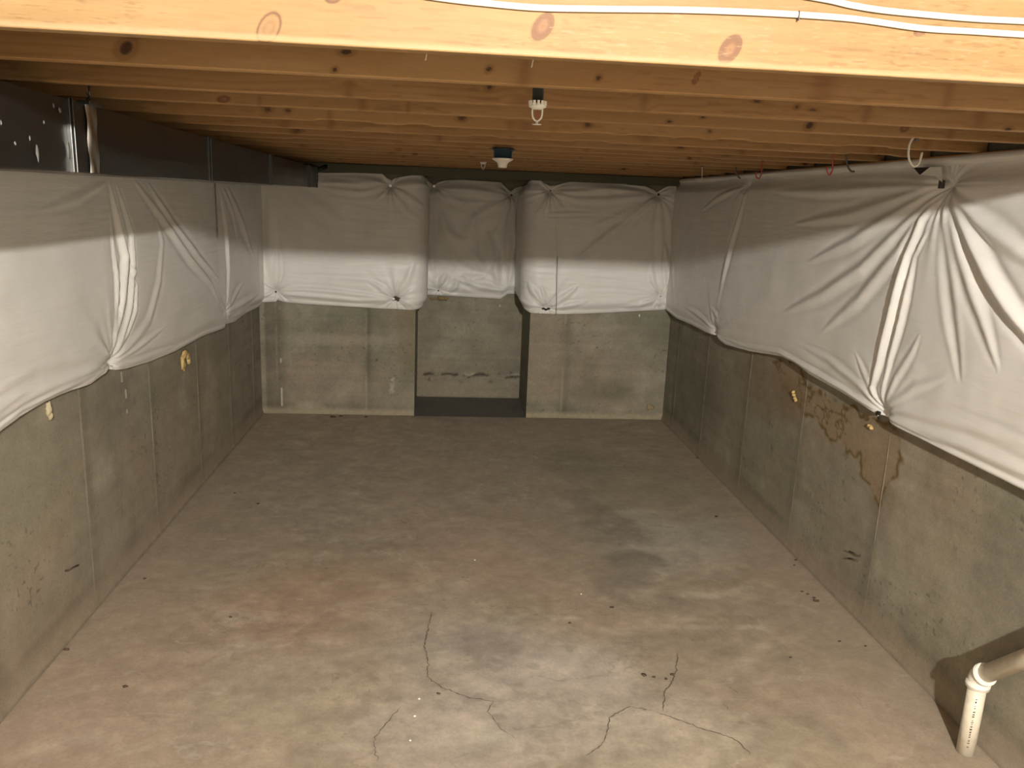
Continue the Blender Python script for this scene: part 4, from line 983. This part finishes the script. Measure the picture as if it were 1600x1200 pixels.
residue(onY(D2-0.004, 781, 478), (0, 1), [(0, 0, 0.014, 0.014)], 'mortar_plug', 'small pale plug at the upper right of the recess back', plain('pale_mortar', (0.5, 0.47, 0.38), 0.9))
# snapped form ties
for X, px, py, n, lab in ((-A+0.012, 110, 891, 1, 'rusty form tie stub low on the left wall'), (B-0.012, 1337, 868, 2, 'pair of rusty form tie ends low on the right wall')):
    p = onX(X, px, py); sg = 1 if X < 0 else -1; root = None
    for k in range(n):
        a = np.array([p[0]+sg*0.004, p[1]-0.03, p[2]+0.012-k*0.028]); b_ = a+np.array([sg*0.012, 0.07, -0.016+0.010*(1 if k == 0 else -0.3)])
        o = MB().tube([a, (a+b_)/2+np.array([0, 0, 0.002]), b_], 0.0045, 6).build('form_tie' if root is None else 'tie_end', M_rust, root)
        if root is None: root = o; tag(o, lab, 'metal tie'); MB().tube([a, a-np.array([sg*0.012, 0, 0])], 0.006, 6).build('tie_stub', M_rust, o)
# ------------------------------------------------------------------ crumbs on the floor
chips = [(1243, 876, 1.4), (1241, 884, 1.0), (1253, 925, 1.2), (1262, 929, 1.2), (1275, 940, 2.2), (1272, 935, 1.5), (1235, 1028, 1.2), (1312, 1003, 1.2), (1352, 1010, 1.2), (1119, 808, 1.5), (1107, 675, 1.2), (1090, 716, 1.2), (956, 950, 1.6), (890, 974, 1.3), (1006, 1056, 2.2), (1022, 1059, 1.4), (1050, 1055, 1.8), (1041, 1062, 1.2), (685, 1085, 1.6), (367, 771, 1.0), (403, 788, 1.4), (360, 965, 1.3), (226, 905, 1.3), (221, 868, 1.3), (104, 1016, 2.2), (196, 1074, 1.8), (520, 652, 2.2), (533, 651, 1.4), (572, 652, 1.4)]
for k, (px, py, r) in enumerate(chips):
    p = onZ(0, px, py); s_ = np.linalg.norm(p-CAM)/FPX*r*1.3
    o = MB().blob((p[0], p[1], s_*0.3+0.002), (s_*1.5, s_, s_*0.6), k, n=7, m=4, amp=0.5).build('floor_crumb', M_rust)
    where = 'by the foot of the back wall' if p[1] > D-0.4 else ('beside the foot of the left wall' if p[0] < -A+0.45 else ('near the foot of the right wall' if p[0] > B-0.75 else ('beside the right-hand floor crack' if 1000 < px < 1060 and py > 1000 else 'out on the open floor')))
    tag(o, 'tiny dark brown crumb '+where, 'debris', 'dark crumbs '+where)
for k, (px, py, r) in enumerate([(655, 1093, 1.6), (648, 1120, 1.8), (641, 1158, 1.6), (742, 876, 1.2), (908, 929, 1.2)]):
    p = onZ(0, px, py); s_ = np.linalg.norm(p-CAM)/FPX*r
    o = MB().blob((p[0], p[1], s_*0.4+0.002), (s_*1.3, s_, s_*0.7), k+50, n=7, m=4, amp=0.3).build('plaster_crumb', M_porc)
    tag(o, 'tiny bright white crumb lying on the concrete floor', 'debris', 'white crumbs scattered on the floor')
